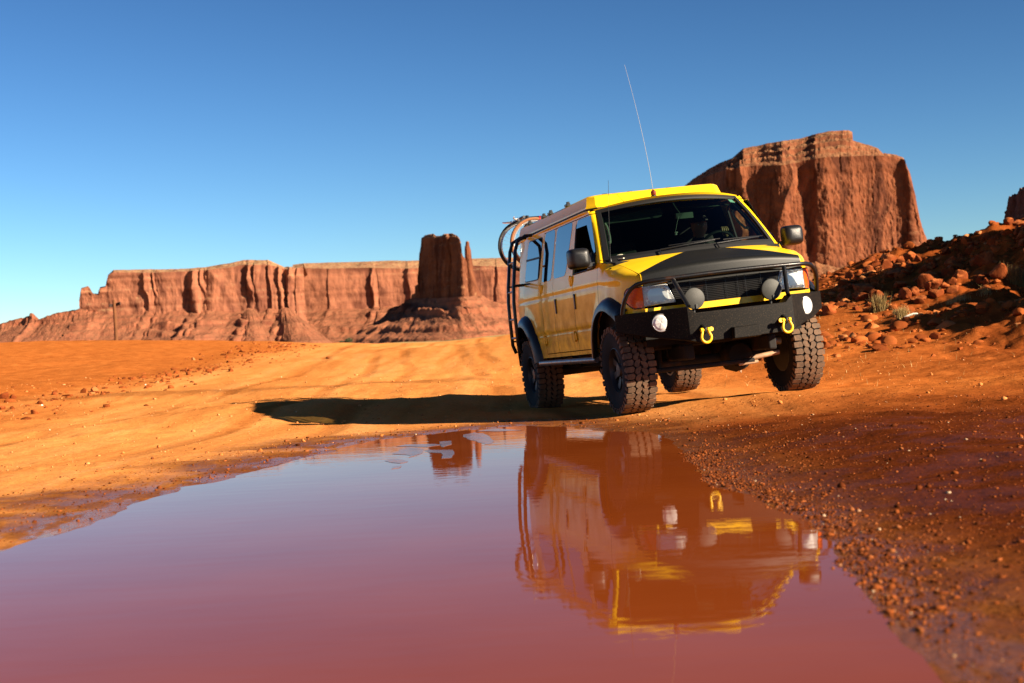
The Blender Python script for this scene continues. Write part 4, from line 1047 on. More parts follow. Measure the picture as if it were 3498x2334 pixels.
for sg in (-1, 1):
    for k, par in (('rear', body), ('win1', D[('cargo_door_b', sg)]), ('win2', D[('cargo_door', sg)])):
        o_ = chamfer(WINS[k], .06); c2 = np.mean(np.array(o_), 0)
        big_ = [tuple(c2 + (np.array(p) - c2) * (1 + .018 / np.linalg.norm(np.array(p) - c2))) for p in o_]
        wf = panel('side_window', big_, .0025, 'black_rubber', par if par is not body else van, (sg,))[0]
        if par is body: panel('pane', o_, .006, 'tinted_glass', wf, (sg,)); panel('sash_bar', [(-2.77, 1.782), (-3.445, 1.80), (-3.445, 1.822), (-2.77, 1.804)], .011, 'black_rubber', wf, (sg,))
        else:
            MATS_ = o_; wf.data.materials.clear(); wf.data.materials.append(MATS['tinted_glass'])
    # front door glass, frame, smoked deflector
    panel('rain_deflector', [(-.66, 2.035), (-1.16, 2.035), (-1.20, 1.955), (-.78, 1.95), (-.50, 1.68), (-.385, 1.61), (-.375, 1.64)], .010, 'visor_smoke', D[('front_door', sg)], (sg,))
    mb = MB()
    P = [Vector((x, sg * (ys(z) - .004), z)) for x, z in FWIN]; mb.tube(P, .012, 6, closed=True)
    mb.build('window_seal', 'black_rubber', D[('front_door', sg)])
    # handles, hinges
    for (x, z0, z1, par) in ((-2.0, 1.10, 1.265, D[('cargo_door', sg)]), (-1.195, 1.105, 1.27, D[('front_door', sg)])):
        mb = MB(); mb.box((x, sg * (ys(1.18) + .004), (z0 + z1) / 2), (.048, .018, z1 - z0)); mb.build('door_handle', 'black_plastic', par, bevel=.008)
    for (x, z, par) in ((-2.65, 1.415, D[('cargo_door_b', sg)]), (-1.31, 1.415, D[('cargo_door', sg)]), (-2.63, .82, D[('cargo_door_b', sg)]), (-1.33, .82, D[('cargo_door', sg)])):
        mb = MB()
        for dx in (-.038, .038): mb.box((x + dx, sg * (ys(z) + .006), z), (.05, .014, .085))
        mb.box((x, sg * (ys(z) + .010), z), (.03, .02, .115)); mb.build('hinge', 'yellow_paint', par, bevel=.005)
    for x, z, dz in ((-.30, .60, 0),):
        pass
    # gutter
    mb = MB(); mb.tube([(-4.4, sg * .76, 2.085), (-3.9, sg * .825, 2.087), (-2.5, sg * .852, 2.089), (-.95, sg * .852, 2.089), (-.80, sg * .835, 2.082), (-.70, sg * .815, 2.02), (-.5, sg * .872, 1.82)][:5], .011, 8)
    mb.build('drip_rail', 'yellow_paint', van)
    # flares
    for cx_, par in ((.03, 0), (-3.505, 1)):
        prof = [(.66, -.004), (.645, .030), (.615, .062), (.575, .080), (.535, .083), (.528, .070), (.56, .02)]
        rows = []
        for a in (np.linspace(50, 172, 40) if par == 0 else np.linspace(8, 174, 44)):
            ca, sa = math.cos(R(a)), math.sin(R(a)); r_ = []
            for (rr_, oo) in prof:
                x = cx_ + rr_ * ca * .98; z = .495 + rr_ * sa
                r_.append(Vector((x, sg * (ys(max(.62, z)) * tap(max(-4.1, min(.35, x))) + .008 + oo - (.03 if x > .42 else 0)), z)))
            rows.append(r_)
        mb = MB(); mb.grid(rows); mb.build('wheel_flare', 'flare_plastic', van, angle=60)
        mb = MB(); mb.grid([[Vector((cx_ + .60 * math.cos(R(a)), sg * y_, .50 + .60 * math.sin(R(a)))) for y_ in (.99, .8, .62, .45)] for a in np.linspace(46 if par == 0 else 14, 168, 30)])
        mb.build('wheel_well', 'dark_interior', van)
    # step bar
    mb = MB(); mb.tube([(-2.83, sg * 1.035, .57), (-2.79, sg * 1.045, .566), (-.55, sg * 1.045, .554), (-.50, sg * 1.035, .554)], .030, 12)
    for x in (-2.5, -1.6, -.8): mb.tube([(x, sg * .75, .60), (x, sg * 1.04, .56)], .022, 8)
    mb.build('step_bar', 'tube_steel', van)
# windshield
S_n = np.linspace(-1, 1, 33)
def shrink(s, t, a, bt, tp): return ws(s * (1 - a), bt + t * (tp - bt))
mb = MB(); mb.grid([[shrink(s, t, .055, .075, .945) + Vector((-.004, 0, -.004)) for s in S_n] for t in np.linspace(0, 1, 9)]); wsh = mb.build('windshield', 'windshield_glass', van)
rows = []
for (a, bt, tp, off) in ((.0, .0, 1.0, .003), (.005, .01, .995, .012), (.052, .07, .95, .008), (.062, .085, .935, -.012)):
    loop = [shrink(s, 0, a, bt, tp) for s in S_n] + [shrink(1, t, a, bt, tp) for t in np.linspace(0, 1, 14)[1:]] + [shrink(s, 1, a, bt, tp) for s in S_n[::-1][1:]] + [shrink(-1, t, a, bt, tp) for t in np.linspace(1, 0, 14)[1:]]
    rows.append([p + Vector((off * .7, 0, off * .7)) for p in loop])
mb = MB(); mb.grid(rows); mb.build('windshield_seal', 'black_rubber', wsh)
mb = MB(); mb.grid([[ws(s * .985, -.035) + Vector((.035, 0, -.012)) for s in S_n], [ws(s * .985, .03) + Vector((.012, 0, .004)) for s in S_n]]); mb.build('cowl', 'gap_black', van)
for y0, y1 in ((-.42, .16), (.16, .72)):
    mb = MB(); a0 = ws(y0 / .918, 0) + Vector((.05, 0, .0)); pts = [ws((y0 + (y1 - y0) * t) / .918, .035 + .055 * t) + Vector((.022, 0, .022)) for t in np.linspace(0, 1, 7)]
    mb.tube([a0] + pts, .008, 6); pts2 = [ws((y0 + .10 + (y1 - y0) * t * .95) / .918, .095 + .02 * t) + Vector((.014, 0, .014)) for t in np.linspace(0, 1, 7)]
    mb.tube(pts2, .006, 6); mb.build('wiper', 'black_plastic', van)
# hood cover
mb = MB(); rows = []
yb_ = lambda x: float(np.interp(x, [-.2, .05, .10, .15, .2, .3, .42, .53, .56, .8], [.10, .11, .13, .18, .25, .41, .61, .79, .82, .82]))
for i in range(26):
    u = i / 25; r_ = []
    for s in np.linspace(-1, 1, 41):
        x = .118 + (.546 - .118) * u; y = s * yb_(x); x2 = x + (hood_front(y) - .546) * u - (.118 - (.128 - .363 * (y / .918) ** 2)) * (1 - u) ** 2 * .9
        r_.append(Vector((x2, y, hood_z(x2, y) + .006)))
    rows.append(r_)
last = rows[-1]
for a in (15, 30, 45, 60, 75, 90): rows.append([p + Vector((.056 * math.sin(R(a)), 0, -.056 * (1 - math.cos(R(a))))) for p in last])
rows.append([p + Vector((.004, 0, -.085)) for p in rows[-1]])
mb.grid(rows); mb.build('hood_cover', 'vinyl', van, angle=60)
# pop-top
mb = MB()
def ring(x0, x1, y, z, c, cr=0.0):
    return [Vector(p) for p in ((x0, -(y - c), z), (x0 + .03, 0, z + cr), (x0, y - c, z), (x0 - c, y, z), (x1 + c, y, z), (x1, y - c, z), (x1, -(y - c), z), (x1 + c, -y, z), (x0 - c, -y, z))]
rg = [ring(-1.0, -4.36, .775, 2.128, .10), ring(-1.03, -4.35, .772, 2.16, .09), ring(-1.045, -4.34, .762, 2.172, .08), ring(-1.09, -4.32, .738, 2.262, .07), ring(-1.12, -4.30, .715, 2.280, .06), ring(-1.20, -4.2, .62, 2.292, .05), ring(-1.5, -4.0, .3, 2.302, .03)]
n9 = 9
mb.add([p for r_ in rg for p in r_], [(i * n9 + k, i * n9 + (k + 1) % n9, (i + 1) * n9 + (k + 1) % n9, (i + 1) * n9 + k) for i in range(len(rg) - 1) for k in range(n9)] + [tuple((len(rg) - 1) * n9 + k for k in range(n9))])
pop = mb.build('pop_top', 'yellow_paint', van, angle=28)
mb = MB(); rg = [ring(-.985, -4.37, .782, 2.095, .10), ring(-.985, -4.37, .782, 2.14, .10)]
mb.prism(*rg); mb.build('pop_top_gasket', 'gap_black', pop)
for x in (-2.07, -2.85, -3.18, -3.9):
    for sg in (-1, 1):
        mb = MB(); mb.box((x, sg * .70, 2.296), (.10, .05, .03)); mb.box((x + .03, sg * .70, 2.318), (.04, .035, .03)); mb.build('roof_clamp', 'black_plastic', pop, bevel=.006)
for y in (-.50, -.22, .02, .22, .47):
    mb = MB(); mb.box((-1.34, y, 2.292), (.18, .06, .022)); mb.build('roof_clamp', 'black_plastic', pop, bevel=.005)

# ---- nose
def quad_lens(y0t, y0b, y1t, y1b, zt, zb, sg, x_, mat, name, par, th=.02, n=8):
    rows = []
    for i in range(n + 1):
        v = i / n; r_ = []
        for j in range(n + 1):
            u = j / n; ya = y0t + (y0b - y0t) * v; yc = y1t + (y1b - y1t) * v; y = ya + (yc - ya) * u; z = zt + (zb - zt) * v
            xx = x_(abs(y)) + th * (math.sin(math.pi * u) ** .5 * math.sin(math.pi * v) ** .5 if 0 < u < 1 and 0 < v < 1 else 0); r_.append(Vector((xx, sg * y, z)))
        rows.append(r_)
    mb = MB(); mb.grid(rows); return mb.build(name, mat, par)
fx = lambda y: .633 - .035 * (y / .82) ** 2
for sg in (-1, 1):
    hl = MB()
    ol = [(.578, 1.203), (.820, 1.203), (.824, 1.008), (.505, 1.022)]
    hl.prism([Vector((fx(y) + .004, sg * y, z)) for y, z in ol], [Vector((fx(y) - .05, sg * y, z)) for y, z in ol]); hl = hl.build('headlight', 'silver', van, bevel=.005)
    mb = MB(); rows = []
    for i in range(13):
        v = i / 12; r_ = []
        for j in range(17):
            u = j / 16; yi = .590 + (.520 - .590) * v; y = yi + (.812 - yi) * u; z = 1.195 + (1.018 - 1.195) * v
            dpt = .010 - .030 * math.sin(math.pi * u) * math.sin(math.pi * v) - (.018 if .28 < u < .62 and .2 < v < .8 else 0)
            r_.append(Vector((fx(y) + dpt + .005, sg * y, z)))
        rows.append(r_)
    mb.grid(rows); mb.build('reflector', 'reflector', hl, angle=25)
    quad_lens(.583, .510, .818, .820, 1.200, 1.012, sg, lambda y: fx(y) + .018, 'lens_glass', 'lens', hl)
    # amber corner lamp, wrapping on to the fender
    mb = MB(); rows = []
    for i in range(11):
        v = i / 10; z = 1.200 + (1.000 - 1.200) * v; r_ = []
        xr_ = .415 + .10 * max(0, (v - .45) / .55) ** 2 + .05 * max(0, (.25 - v) / .25) ** 2
        for j in range(13):
            u = j / 12; x = xr_ + (.604 - xr_) * u; y = float(np.interp(x, [.10, .25, .38, .48, .55, .604], [1.0, .985, .957, .912, .866, .826])); bul = .014 * math.sin(math.pi * min(1, u * .9 + .1)) ** .6
            r_.append(Vector((x + bul * .5, sg * (y + bul), z)))
        rows.append(r_)
    mb.grid(rows); al = mb.build('turn_signal', 'amber_lens', van)
    mb = MB(); mb.tube([r_[0] for r_ in rows] + rows[-1] , .006, 6); mb.tube(rows[0], .006, 6); mb.build('lamp_rim', 'black_rubber', al)
mb = MB(); mb.grid([[Vector((fx(y) + .012, y, z)) for y in np.linspace(-.575, .575, 15)] for z in (1.20, 1.225, 1.29)]); mb.build('nose_vinyl_panel', 'vinyl', van)  # black vinyl strip between the hood cover and the grille
grl = MB(); o1 = [(-.565, 1.215), (.565, 1.215), (.492, .985), (-.492, .985)]
grl.prism([Vector((.64 - .02 * abs(y), y, z)) for y, z in o1], [Vector((.58, y, z)) for y, z in o1]); grl = grl.build('grille', 'gap_black', van)
for k in range(13):
    z = 1.195 - k * .0165; w_ = .555 - k * .005
    mb = MB(); mb.tube([(.648 - .02 * abs(y), y, z) for y in np.linspace(-w_, w_, 9)], .0034, 6); mb.build('grille_bar', 'black_metal', grl)
for y in (-.36, -.2, 0, .12, .2, .36):
    mb = MB(); mb.tube([(.645, y, 1.205), (.645, y, .985)], .0032, 6); mb.build('grille_post', 'black_metal', grl)
mb = MB(); mb.prism([Vector((.652 - .035 * (y / .82) ** 2, y, .988)) for y in np.linspace(-.825, .825, 15)] + [Vector((.655 - .035 * (y / .82) ** 2, y, .93)) for y in np.linspace(.825, -.825, 15)],
                  [Vector((.56, y, .988)) for y in np.linspace(-.825, .825, 15)] + [Vector((.56, y, .93)) for y in np.linspace(.825, -.825, 15)]); mb.build('valance', 'yellow_paint', van, angle=30)
for sg in (-1, 1):
    mb = MB(); mb.prism([Vector((x, sg * y, z)) for x, y, z in ((.62, .82, .985), (.50, .90, .985), (.42, .945, .985), (.42, .945, .90), (.50, .90, .90), (.62, .82, .90))], [Vector((x, sg * y, z)) for x, y, z in ((.58, .78, .985), (.48, .86, .985), (.42, .90, .985), (.42, .90, .90), (.48, .86, .90), (.58, .78, .90))]); mb.build('valance_corner', 'yellow_paint', van, angle=30)

# ---- bumper
bp = [(.40, 1.07, .965, .80), (.685, .838, .958, .715), (.945, .525, .958, .635), (.957, .452, .890, .612)]
L_ = [(x, -y, t, bt) for x, y, t, bt in bp]; full = L_ + [(x, y, t, bt) for x, y, t, bt in reversed(bp)]
mb = MB(); nF = len(full)
fr_t = [Vector((x, y, t)) for x, y, t, _ in full]; fr_b = [Vector((x, y, bt)) for x, y, _, bt in full]
bk_t = [Vector((x - (.16 if abs(y) < 1 else .02), y * .985, t - .002)) for x, y, t, _ in full]; bk_b = [Vector((x - (.22 if abs(y) < 1 else .02), y * .985, bt + .01)) for x, y, _, bt in full]
V = fr_t + fr_b + bk_b + bk_t; F = []
for i in range(nF - 1):
    for a in range(4):
        b2 = (a + 1) % 4; F.append((a * nF + i, a * nF + i + 1, b2 * nF + i + 1, b2 * nF + i))
F += [(0, nF, 2 * nF, 3 * nF), (nF - 1, 4 * nF - 1, 3 * nF - 1, 2 * nF - 1)]
mb.add(V, F); bumper = mb.build('front_bumper', 'bedliner', van, angle=15, bevel=.006)
mb = MB(); wb = [(-.125, .716), (.135, .716), (.145, .600), (-.135, .600)]
mb.prism([Vector((1.035, y * .97, z - (.004 if z > .7 else -.008))) for y, z in wb], [Vector((.95, y, z)) for y, z in wb]); mb.build('winch_cover', 'bedliner', bumper, bevel=.006, angle=20)
for sg in (-1, 1):
    ax = Vector((math.cos(R(24)), sg * math.sin(R(24)), 0)); c0 = Vector((.775, sg * .735, .837))
    mb = MB(); mb.lathe([(-.10, .098), (-.02, .098), (-.004, .092), (-.004, .080), (-.012, .078)], c0, ax, 40); fl = mb.build('fog_light', 'black_rubber', bumper, angle=30)
    u_, w_, d_ = frame_of(ax); mb = MB(); n24 = 24; rows = []
    for (h, r) in ((.002, .079), (.012, .054), (.016, .018), (.017, .0)): rows.append([c0 + d_ * (h + (.0022 if (k // 4) % 2 and 0 < r < .07 else 0)) + (u_ * math.cos(2 * math.pi * k / n24 + .3) + w_ * math.sin(2 * math.pi * k / n24 + .3)) * r for k in range(n24 + 1)])
    mb.grid(rows); lo_ = mb.build('reflector', 'fog_reflector', fl, angle=12)
    mb = MB(); mb.tube([c0 + d_ * .001 + (u_ * math.cos(2 * math.pi * k / 36) + w_ * math.sin(2 * math.pi * k / 36)) * .080 for k in range(36)], .005, 8, closed=True); mb.build('rim', 'silver', fl)
    # shackle: bow, pin and mount
    yc = .405 * sg
    mb = MB(); mb.prism([Vector((1.045, yc - .012, z)) for z in (.74, .70)] + [Vector((.95, yc - .012, z)) for z in (.67, .78)], [Vector((1.045, yc + .012, z)) for z in (.74, .70)] + [Vector((.95, yc + .012, z)) for z in (.67, .78)]); mb.build('shackle_mount', 'black_metal', bumper, bevel=.004)
    bow = [(1.03, yc - .032, .735), (1.035, yc - .032, .70)] + [(1.04, yc - .048 * math.cos(R(a)) , .655 - .052 * math.sin(R(a))) for a in range(-25, 206, 21)] + [(1.035, yc + .032, .70), (1.03, yc + .032, .735)]
    mb = MB(); mb.tube(bow, [.014, .0125] + [.0128] * 11 + [.0125, .014], 10)
    e1 = -sg
    mb.cyl((1.03, yc - .045, .722), (1.03, yc + .045, .722), .012, 10); mb.lathe([(-.010, .021), (.010, .021)], (1.03, yc - sg * .058, .722), (1, 0, .2), 14)
    for s2 in (-1, 1): mb.lathe([(-.011, .02), (.011, .02)], (1.03, yc + s2 * .033, .722), (0, 1, 0), 14)
    mb.build('shackle', 'shackle_yellow', bumper, angle=40)
    # covered driving lamp
    c1 = Vector((.80, sg * .390, 1.026)); mb = MB(); mb.lathe([(-.10, .03), (-.09, .06), (-.05, .094), (-.012, .101), (.0, .101)], c1, (1, 0, 0), 40); mb.tube([(.745, sg * .39, .93), (.745, sg * .39, .89)], .014, 8)
    kc = mb.build('driving_lamp', 'black_plastic', bumper, angle=40)
    mb = MB(); mb.lathe([(.0, .1015), (.008, .100), (.013, .092), (.014, .0)], c1, (1, 0, 0), 40); mb.box(c1 + Vector((.018, sg * 0 + .01, -.075)), (.010, .022, .042)); mb.build('lamp_cover', 'kc_cover', kc, angle=40)
# bull bar: one hoop and two posts
half = [(.455, 1.005, .96), (.485, 1.000, 1.02), (.525, .988, 1.085), (.565, .968, 1.14), (.605, .935, 1.19), (.645, .890, 1.222), (.685, .83, 1.236), (.735, .74, 1.241), (.755, .60, 1.243), (.768, .42, 1.246), (.775, .2, 1.249), (.778, 0, 1.250)]
hoop = [(x, -y, z) for x, y, z in half] + [(x, y, z) for x, y, z in half[-2::-1]]
mb = MB(); mb.tube(hoop, .0215, 12); mb.build('bull_bar', 'black_metal', bumper, angle=60)
for sg in (-1, 1):
    mb = MB(); mb.tube([(.925, sg * .500, .955), (.90, sg * .505, .99), (.757, sg * .565, 1.238)], .0215, 12); mb.build('bull_bar_post', 'black_metal', bumper, angle=60)

# ---- mirrors
for sg in (-1, 1):
    mb = MB(); rows = []
    yi, yo = 1.045, 1.262
    for i, (dx, k) in enumerate(((-.02, 1.0), (.03, 1.0), (.075, .95), (.11, .82), (.125, .5))):
        r_ = []
        for a in range(0, 360, 15):
            ca, sa = math.cos(R(a)), math.sin(R(a)); e = .42
            y = (yi + yo) / 2 + (yo - yi) / 2 * k * math.copysign(abs(ca) ** e, ca); z = 1.583 + .103 * k * math.copysign(abs(sa) ** e, sa)
            r_.append(Vector((-.315 + dx - .05 * (y - 1.0), sg * y, z)))
        rows.append(r_ + [r_[0]])
    mb.grid(rows); mb.add(rows[-1][:-1], [tuple(range(24))]); mb.add(rows[0][:-1], [tuple(range(24))])
    mr = mb.build('side_mirror', 'black_plastic', van, angle=50, merge=.0005)
    mb = MB(); mb.prism([Vector((x, sg * .955, z)) for x, z in ((-.36, 1.475), (-.60, 1.475), (-.60, 1.54), (-.42, 1.66), (-.37, 1.60))], [Vector((x, sg * 1.0, z)) for x, z in ((-.36, 1.475), (-.56, 1.475), (-.56, 1.53), (-.42, 1.63), (-.38, 1.58))])
    mb.box((-.35, sg * 1.03, 1.51), (.09, .10, .05)); mb.build('mirror_mount', 'black_plastic', mr, bevel=.008)

# ---- antennas
mb = MB(); mb.lathe([(0, .018), (.03, .014), (.04, .006)], (-.17, -.862, 1.508), (0, .03, 1), 12); mb.tube([(-.17, -.860, 1.54), (-.165, -.82, 2.0), (-.15, -.788, 2.319)], [.0032, .0026, .0018], 6); mb.build('whip_antenna', 'black_plastic', van)
mb = MB(); mb.lathe([(0, .030), (.035, .030), (.04, .022)], (-.80, -.112, 2.150), (0, 0, 1), 14); an = mb.build('roof_antenna', 'black_plastic', van)
simple('red_plastic', (.13, .012, .006), .4); simple('whip_steel', (.30, .30, .28), .4, .3)
mb = MB(); mb.lathe([(.04, .024), (.048, .029), (.078, .029), (.09, .014), (.10, .005)], (-.80, -.112, 2.150), (0, 0, 1), 14); mb.build('coil', 'red_plastic', an, angle=40)
mb = MB(); mb.tube([(-.80 - .03 * t, -.112 - .012 * t - .018 * t * t * 6.5 / 6.5 - .10 * t ** 1.6, 2.24 + 1.345 * t) for t in np.linspace(0, 1, 12)], [.0030 - .0016 * t for t in np.linspace(0, 1, 12)], 6); mb.build('whip', 'whip_steel', an)
mb = MB(); mb.tube([(-.80, -.09, 2.155), (-.76, -.05, 2.165), (-.68, -.01, 2.16), (-.64, 0, 2.135)], .004, 6); mb.tube([(-.84, -.14, 2.165), (-.84, -.20, 2.17)], .012, 6); mb.build('cable', 'black_rubber', an)

# ---- ladder on the right flank, rear
mb = MB()
def rail(dx): return [(-3.28 + dx, -.850, 2.10), (-3.27 + dx, -.93, 2.10), (-3.265 + dx, -1.03, 2.05), (-3.25 + dx, -1.078, 1.94), (-3.215 + dx, -1.16, 1.51), (-3.19 + dx, -1.188, 1.315), (-3.18 + dx, -1.197, 1.10), (-3.20 + dx, -1.195, .815), (-3.22 + dx, -1.16, .72)]
for dx in (0, -.29): mb.tube(rail(dx), .021, 10)
lad = mb.build('side_ladder', 'black_metal', van)
for z, y in ((1.80, -1.107), (1.45, -1.17), (1.12, -1.197), (.90, -1.197)):
    x0 = float(np.interp(z, [.815, 1.1, 1.315, 1.51, 1.94], [-3.20, -3.18, -3.19, -3.215, -3.25])); mb = MB(); mb.tube([(x0, y, z), (x0 - .29, y, z)], .013, 8); mb.build('rung', 'tube_steel', lad)
mb = MB()
for dx in (0, -.29):
    for z, y in ((1.52, -1.155), (.86, -1.19)): mb.tube([(-3.21 + dx, y, z), (-3.21 + dx, -.96, z)], .012, 6)
mb.build('ladder_bracket', 'black_metal', lad)
# rear bumper corner and rack post
mb = MB(); mb.prism([Vector(p) for p in ((-3.98, -1.0, .86), (-4.45, -.93, .86), (-4.72, -.70, .86), (-4.78, 0, .86), (-4.72, .70, .86), (-4.45, .93, .86), (-3.98, 1.0, .86), (-3.98, .9, .86), (-4.5, .6, .86), (-4.5, -.6, .86), (-3.98, -.9, .86))],
                  [Vector(p) for p in ((-3.96, -.97, .60), (-4.30, -.90, .60), (-4.62, -.66, .62), (-4.70, 0, .62), (-4.62, .66, .62), (-4.30, .90, .60), (-3.96, .97, .60), (-3.96, .9, .60), (-4.5, .6, .60), (-4.5, -.6, .60), (-3.96, -.9, .60))]); mb.build('rear_bumper', 'black_metal', van, bevel=.01)
mb = MB(); mb.tube([(-4.70, -.10, .75), (-4.78, -.10, .8), (-4.80, -.10, 2.2)], .03, 8); mb.tube([(-4.80, -.55, 1.9), (-4.80, .55, 1.9)], .022, 8); mb.tube([(-4.80, -.55, 1.45), (-4.80, .55, 1.45)], .022, 8)
for y in (-.3, .3): mb.tube([(-4.80, y, 1.9), (-5.05, y, 1.93)], .018, 8)
mb.build('bike_rack', 'black_metal', van)

# ---- chassis
mb = MB()
mb.box((-2.05, 0, .63), (4.5, 1.45, .10)); 
for sg in (-1, 1): mb.box((-1.9, sg * .42, .53), (5.0, .09, .15))
mb.box((-1.75, .1, .50), (1.5, .75, .22)); mb.box((-1.0, -.35, .47), (.8, .5, .16)); mb.box((-3.9, 0, .56), (.8, 1.1, .2))
mb.build('underbody', 'chassis', van, bevel=.02)
mb = MB(); mb.tube([(-.02, -.72, .43), (-.02, .72, .43)], .052, 14); mb.lathe([(-.15, .05), (-.10, .13), (0, .165), (.10, .13), (.15, .05)], (.02, .24, .43), (0, 1, .0), 20); mb.lathe([(0, .12), (.06, .15), (.13, .12), (.15, .0)], (.06, .24, .43), (1, 0, 0), 20); mb.build('front_axle', 'chassis', van, angle=40)
mb = MB(); mb.tube([(-3.5, -.72, .435), (-3.5, .72, .435)], .055, 14); mb.lathe([(-.16, .05), (-.1, .15), (0, .18), (.1, .15), (.16, .05)], (-3.5, 0, .435), (0, 1, 0), 20); mb.build('rear_axle', 'chassis', van, angle=40)
mb = MB(); mb.tube([(.27, -.70, .385), (.27, -.19, .375), (.27, .34, .368)], .026, 10); mb.build('track_bar', 'chassis', van)
mb = MB(); mb.tube([(.245, .33, .390), (.25, .62, .416)], .024, 12); mb.tube([(.27, .18, .345), (.27, .38, .350)], .018, 10); mb.build('tie_rod', 'dusty_steel', van)
mb = MB(); mb.tube([(.14, .40, .555), (.14, .56, .535)], .022, 10); mb.tube([(.13, .55, .535), (.12, .70, .525)], .040, 14); mb.build('steering_damper', 'silver', van)
for sg in (-1, 1):
    mb = MB(); mb.tube([(.08, sg * .58, .40), (.02, sg * .52, .95)], .035, 10); mb.tube([(.15, sg * .50, .70)] + [(.02 + .07 * math.cos(t), sg * .48 + .07 * math.sin(t), .50 + t * .022) for t in np.linspace(0, 18.8, 50)], .010, 6); mb.build('spring', 'chassis', van)
    mb = MB(); mb.tube([(.0, sg * .45, .42), (-.9, sg * .45, .52)], .035, 8); mb.build('radius_arm', 'chassis', van)
mb = MB(); mb.prism([Vector(p) for p in ((.06, .21, .34), (.06, .30, .34), (.06, .27, .25))], [Vector(p) for p in ((.075, .21, .34), (.075, .30, .34), (.075, .27, .25))]); mb.build('skid_tab', 'dusty_steel', van)
mb = MB(); mb.tube([(-3.0, -.55, .50), (-3.9, -.72, .47), (-4.05, -.86, .45)], .032, 10); mb.build('exhaust_pipe', 'chassis', van)

# ---- wheels
def tyre_mesh(Rr=.437, W=.305):
    mb = MB(); h = W / 2
    prof = [(-h * .80, .215), (-h * .93, .26), (-h, .32), (-h * .985, .375), (-h * .90, Rr - .022), (-h * .5, Rr - .016), (0, Rr - .015), (h * .5, Rr - .016), (h * .90, Rr - .022), (h * .985, .375), (h, .32), (h * .93, .26), (h * .80, .215)]
    u = 72; V = []
    for (y, r) in prof:
        for k in range(u): a = 2 * math.pi * k / u; V.append((r * math.cos(a), y, r * math.sin(a)))
    mb.add(V, [(i * u + k, i * u + (k + 1) % u, (i + 1) * u + (k + 1) % u, (i + 1) * u + k) for i in range(len(prof) - 1) for k in range(u)])
    Np = 40; pitch = 2 * math.pi / Np
    def block(poly, r0, r1, shift):
        A = []; Bq = []
        for (t, y) in poly:
            a = (t + shift) * pitch; crown = .006 * (abs(y) / h) ** 3
            A.append((math.cos(a) * (r1 - crown), y, math.sin(a) * (r1 - crown))); Bq.append((math.cos(a) * r0, y * 1.0, math.sin(a) * r0))
        mb.prism([Vector(p) for p in A], [Vector(p) for p in Bq])
    for k in range(Np):
        for sg in (-1, 1):
            s0 = k + (.5 if sg > 0 else 0)
            ext = 1.03 if k % 2 else .94
            block([(.04, sg * h * .54), (.28, sg * h * .45), (.76, sg * h * .50), (.88, sg * h * .62), (.84, sg * h * ext), (.10, sg * h * ext)], Rr - .03, Rr, s0)
            A = [(.20, ext), (.72, ext)]
            a0, a1 = (s0 + .22) * pitch, (s0 + .70) * pitch; y0 = sg * h
            q = [(a0, Rr - .012, .955), (a1, Rr - .012, .955), (a1, Rr - .062, 1.0), (a0, Rr - .062, 1.0)]
            mb.prism([Vector((math.cos(a) * r, y0 * w * 1.035, math.sin(a) * r)) for a, r, w in q], [Vector((math.cos(a) * (r - .0), y0 * w * .90, math.sin(a) * r)) for a, r, w in q])
            block([(.0, sg * h * .03), (.40, sg * h * .015), (.58, sg * h * .10), (.98, sg * h * .13), (1.10, sg * h * .32), (.86, sg * h * .44), (.48, sg * h * .42), (.14, sg * h * .30)], Rr - .03, Rr + .001, s0 + (.12 if sg > 0 else -.1))
    return mb.mesh('tyre')
TY_ME = tyre_mesh(); TY_ME.materials.append(MATS['tyre_rubber']); TY_ME.materials.append(MATS['tyre_shade'])
for _f in list(TY_ME.polygons)[:12 * 72]: _f.material_index = 1
TY_ME.polygons.foreach_set('use_smooth', [True] * len(TY_ME.polygons)); TY_ME.set_sharp_from_angle(angle=R(30))
def rim_mesh():
    mb = MB(); mb.lathe([(-.13, .222), (.10, .222), (.122, .228), (.128, .216), (.105, .205), (.07, .20), (-.13, .20)], (0, 0, 0), (0, 1, 0), 48)
    for k in range(8):
        a = 2 * math.pi * k / 8; c_, s_ = math.cos(a), math.sin(a); t_ = Vector((-s_, 0, c_)); r_ = Vector((c_, 0, s_))
        mb.prism([r_ * .06 + t_ * .022 + Vector((0, .070, 0)), r_ * .206 + t_ * .036 + Vector((0, .092, 0)), r_ * .206 - t_ * .036 + Vector((0, .092, 0)), r_ * .06 - t_ * .022 + Vector((0, .070, 0))],
                 [r_ * .06 + t_ * .022 + Vector((0, .035, 0)), r_ * .206 + t_ * .036 + Vector((0, .06, 0)), r_ * .206 - t_ * .036 + Vector((0, .06, 0)), r_ * .06 - t_ * .022 + Vector((0, .035, 0))])
    return mb.mesh('rim')
RIM_ME = rim_mesh(); RIM_ME.materials.append(MATS['alloy']); RIM_ME.polygons.foreach_set('use_smooth', [True] * len(RIM_ME.polygons)); RIM_ME.set_sharp_from_angle(angle=R(30))
def hub_mesh():
    mb = MB(); mb.lathe([(-.10, .15), (-.02, .17), (-.01, .15), (.02, .085), (.06, .080), (.09, .066), (.105, .058), (.108, .0)], (0, 0, 0), (0, 1, 0), 32)
    for k in range(8): a = 2 * math.pi * (k + .5) / 8; mb.cyl((.082 * math.cos(a), .04, .082 * math.sin(a)), (.082 * math.cos(a), .085, .082 * math.sin(a)), .011, 6)
    return mb.mesh('wheel')
HUB_ME = hub_mesh(); HUB_ME.materials.append(MATS['alloy'])
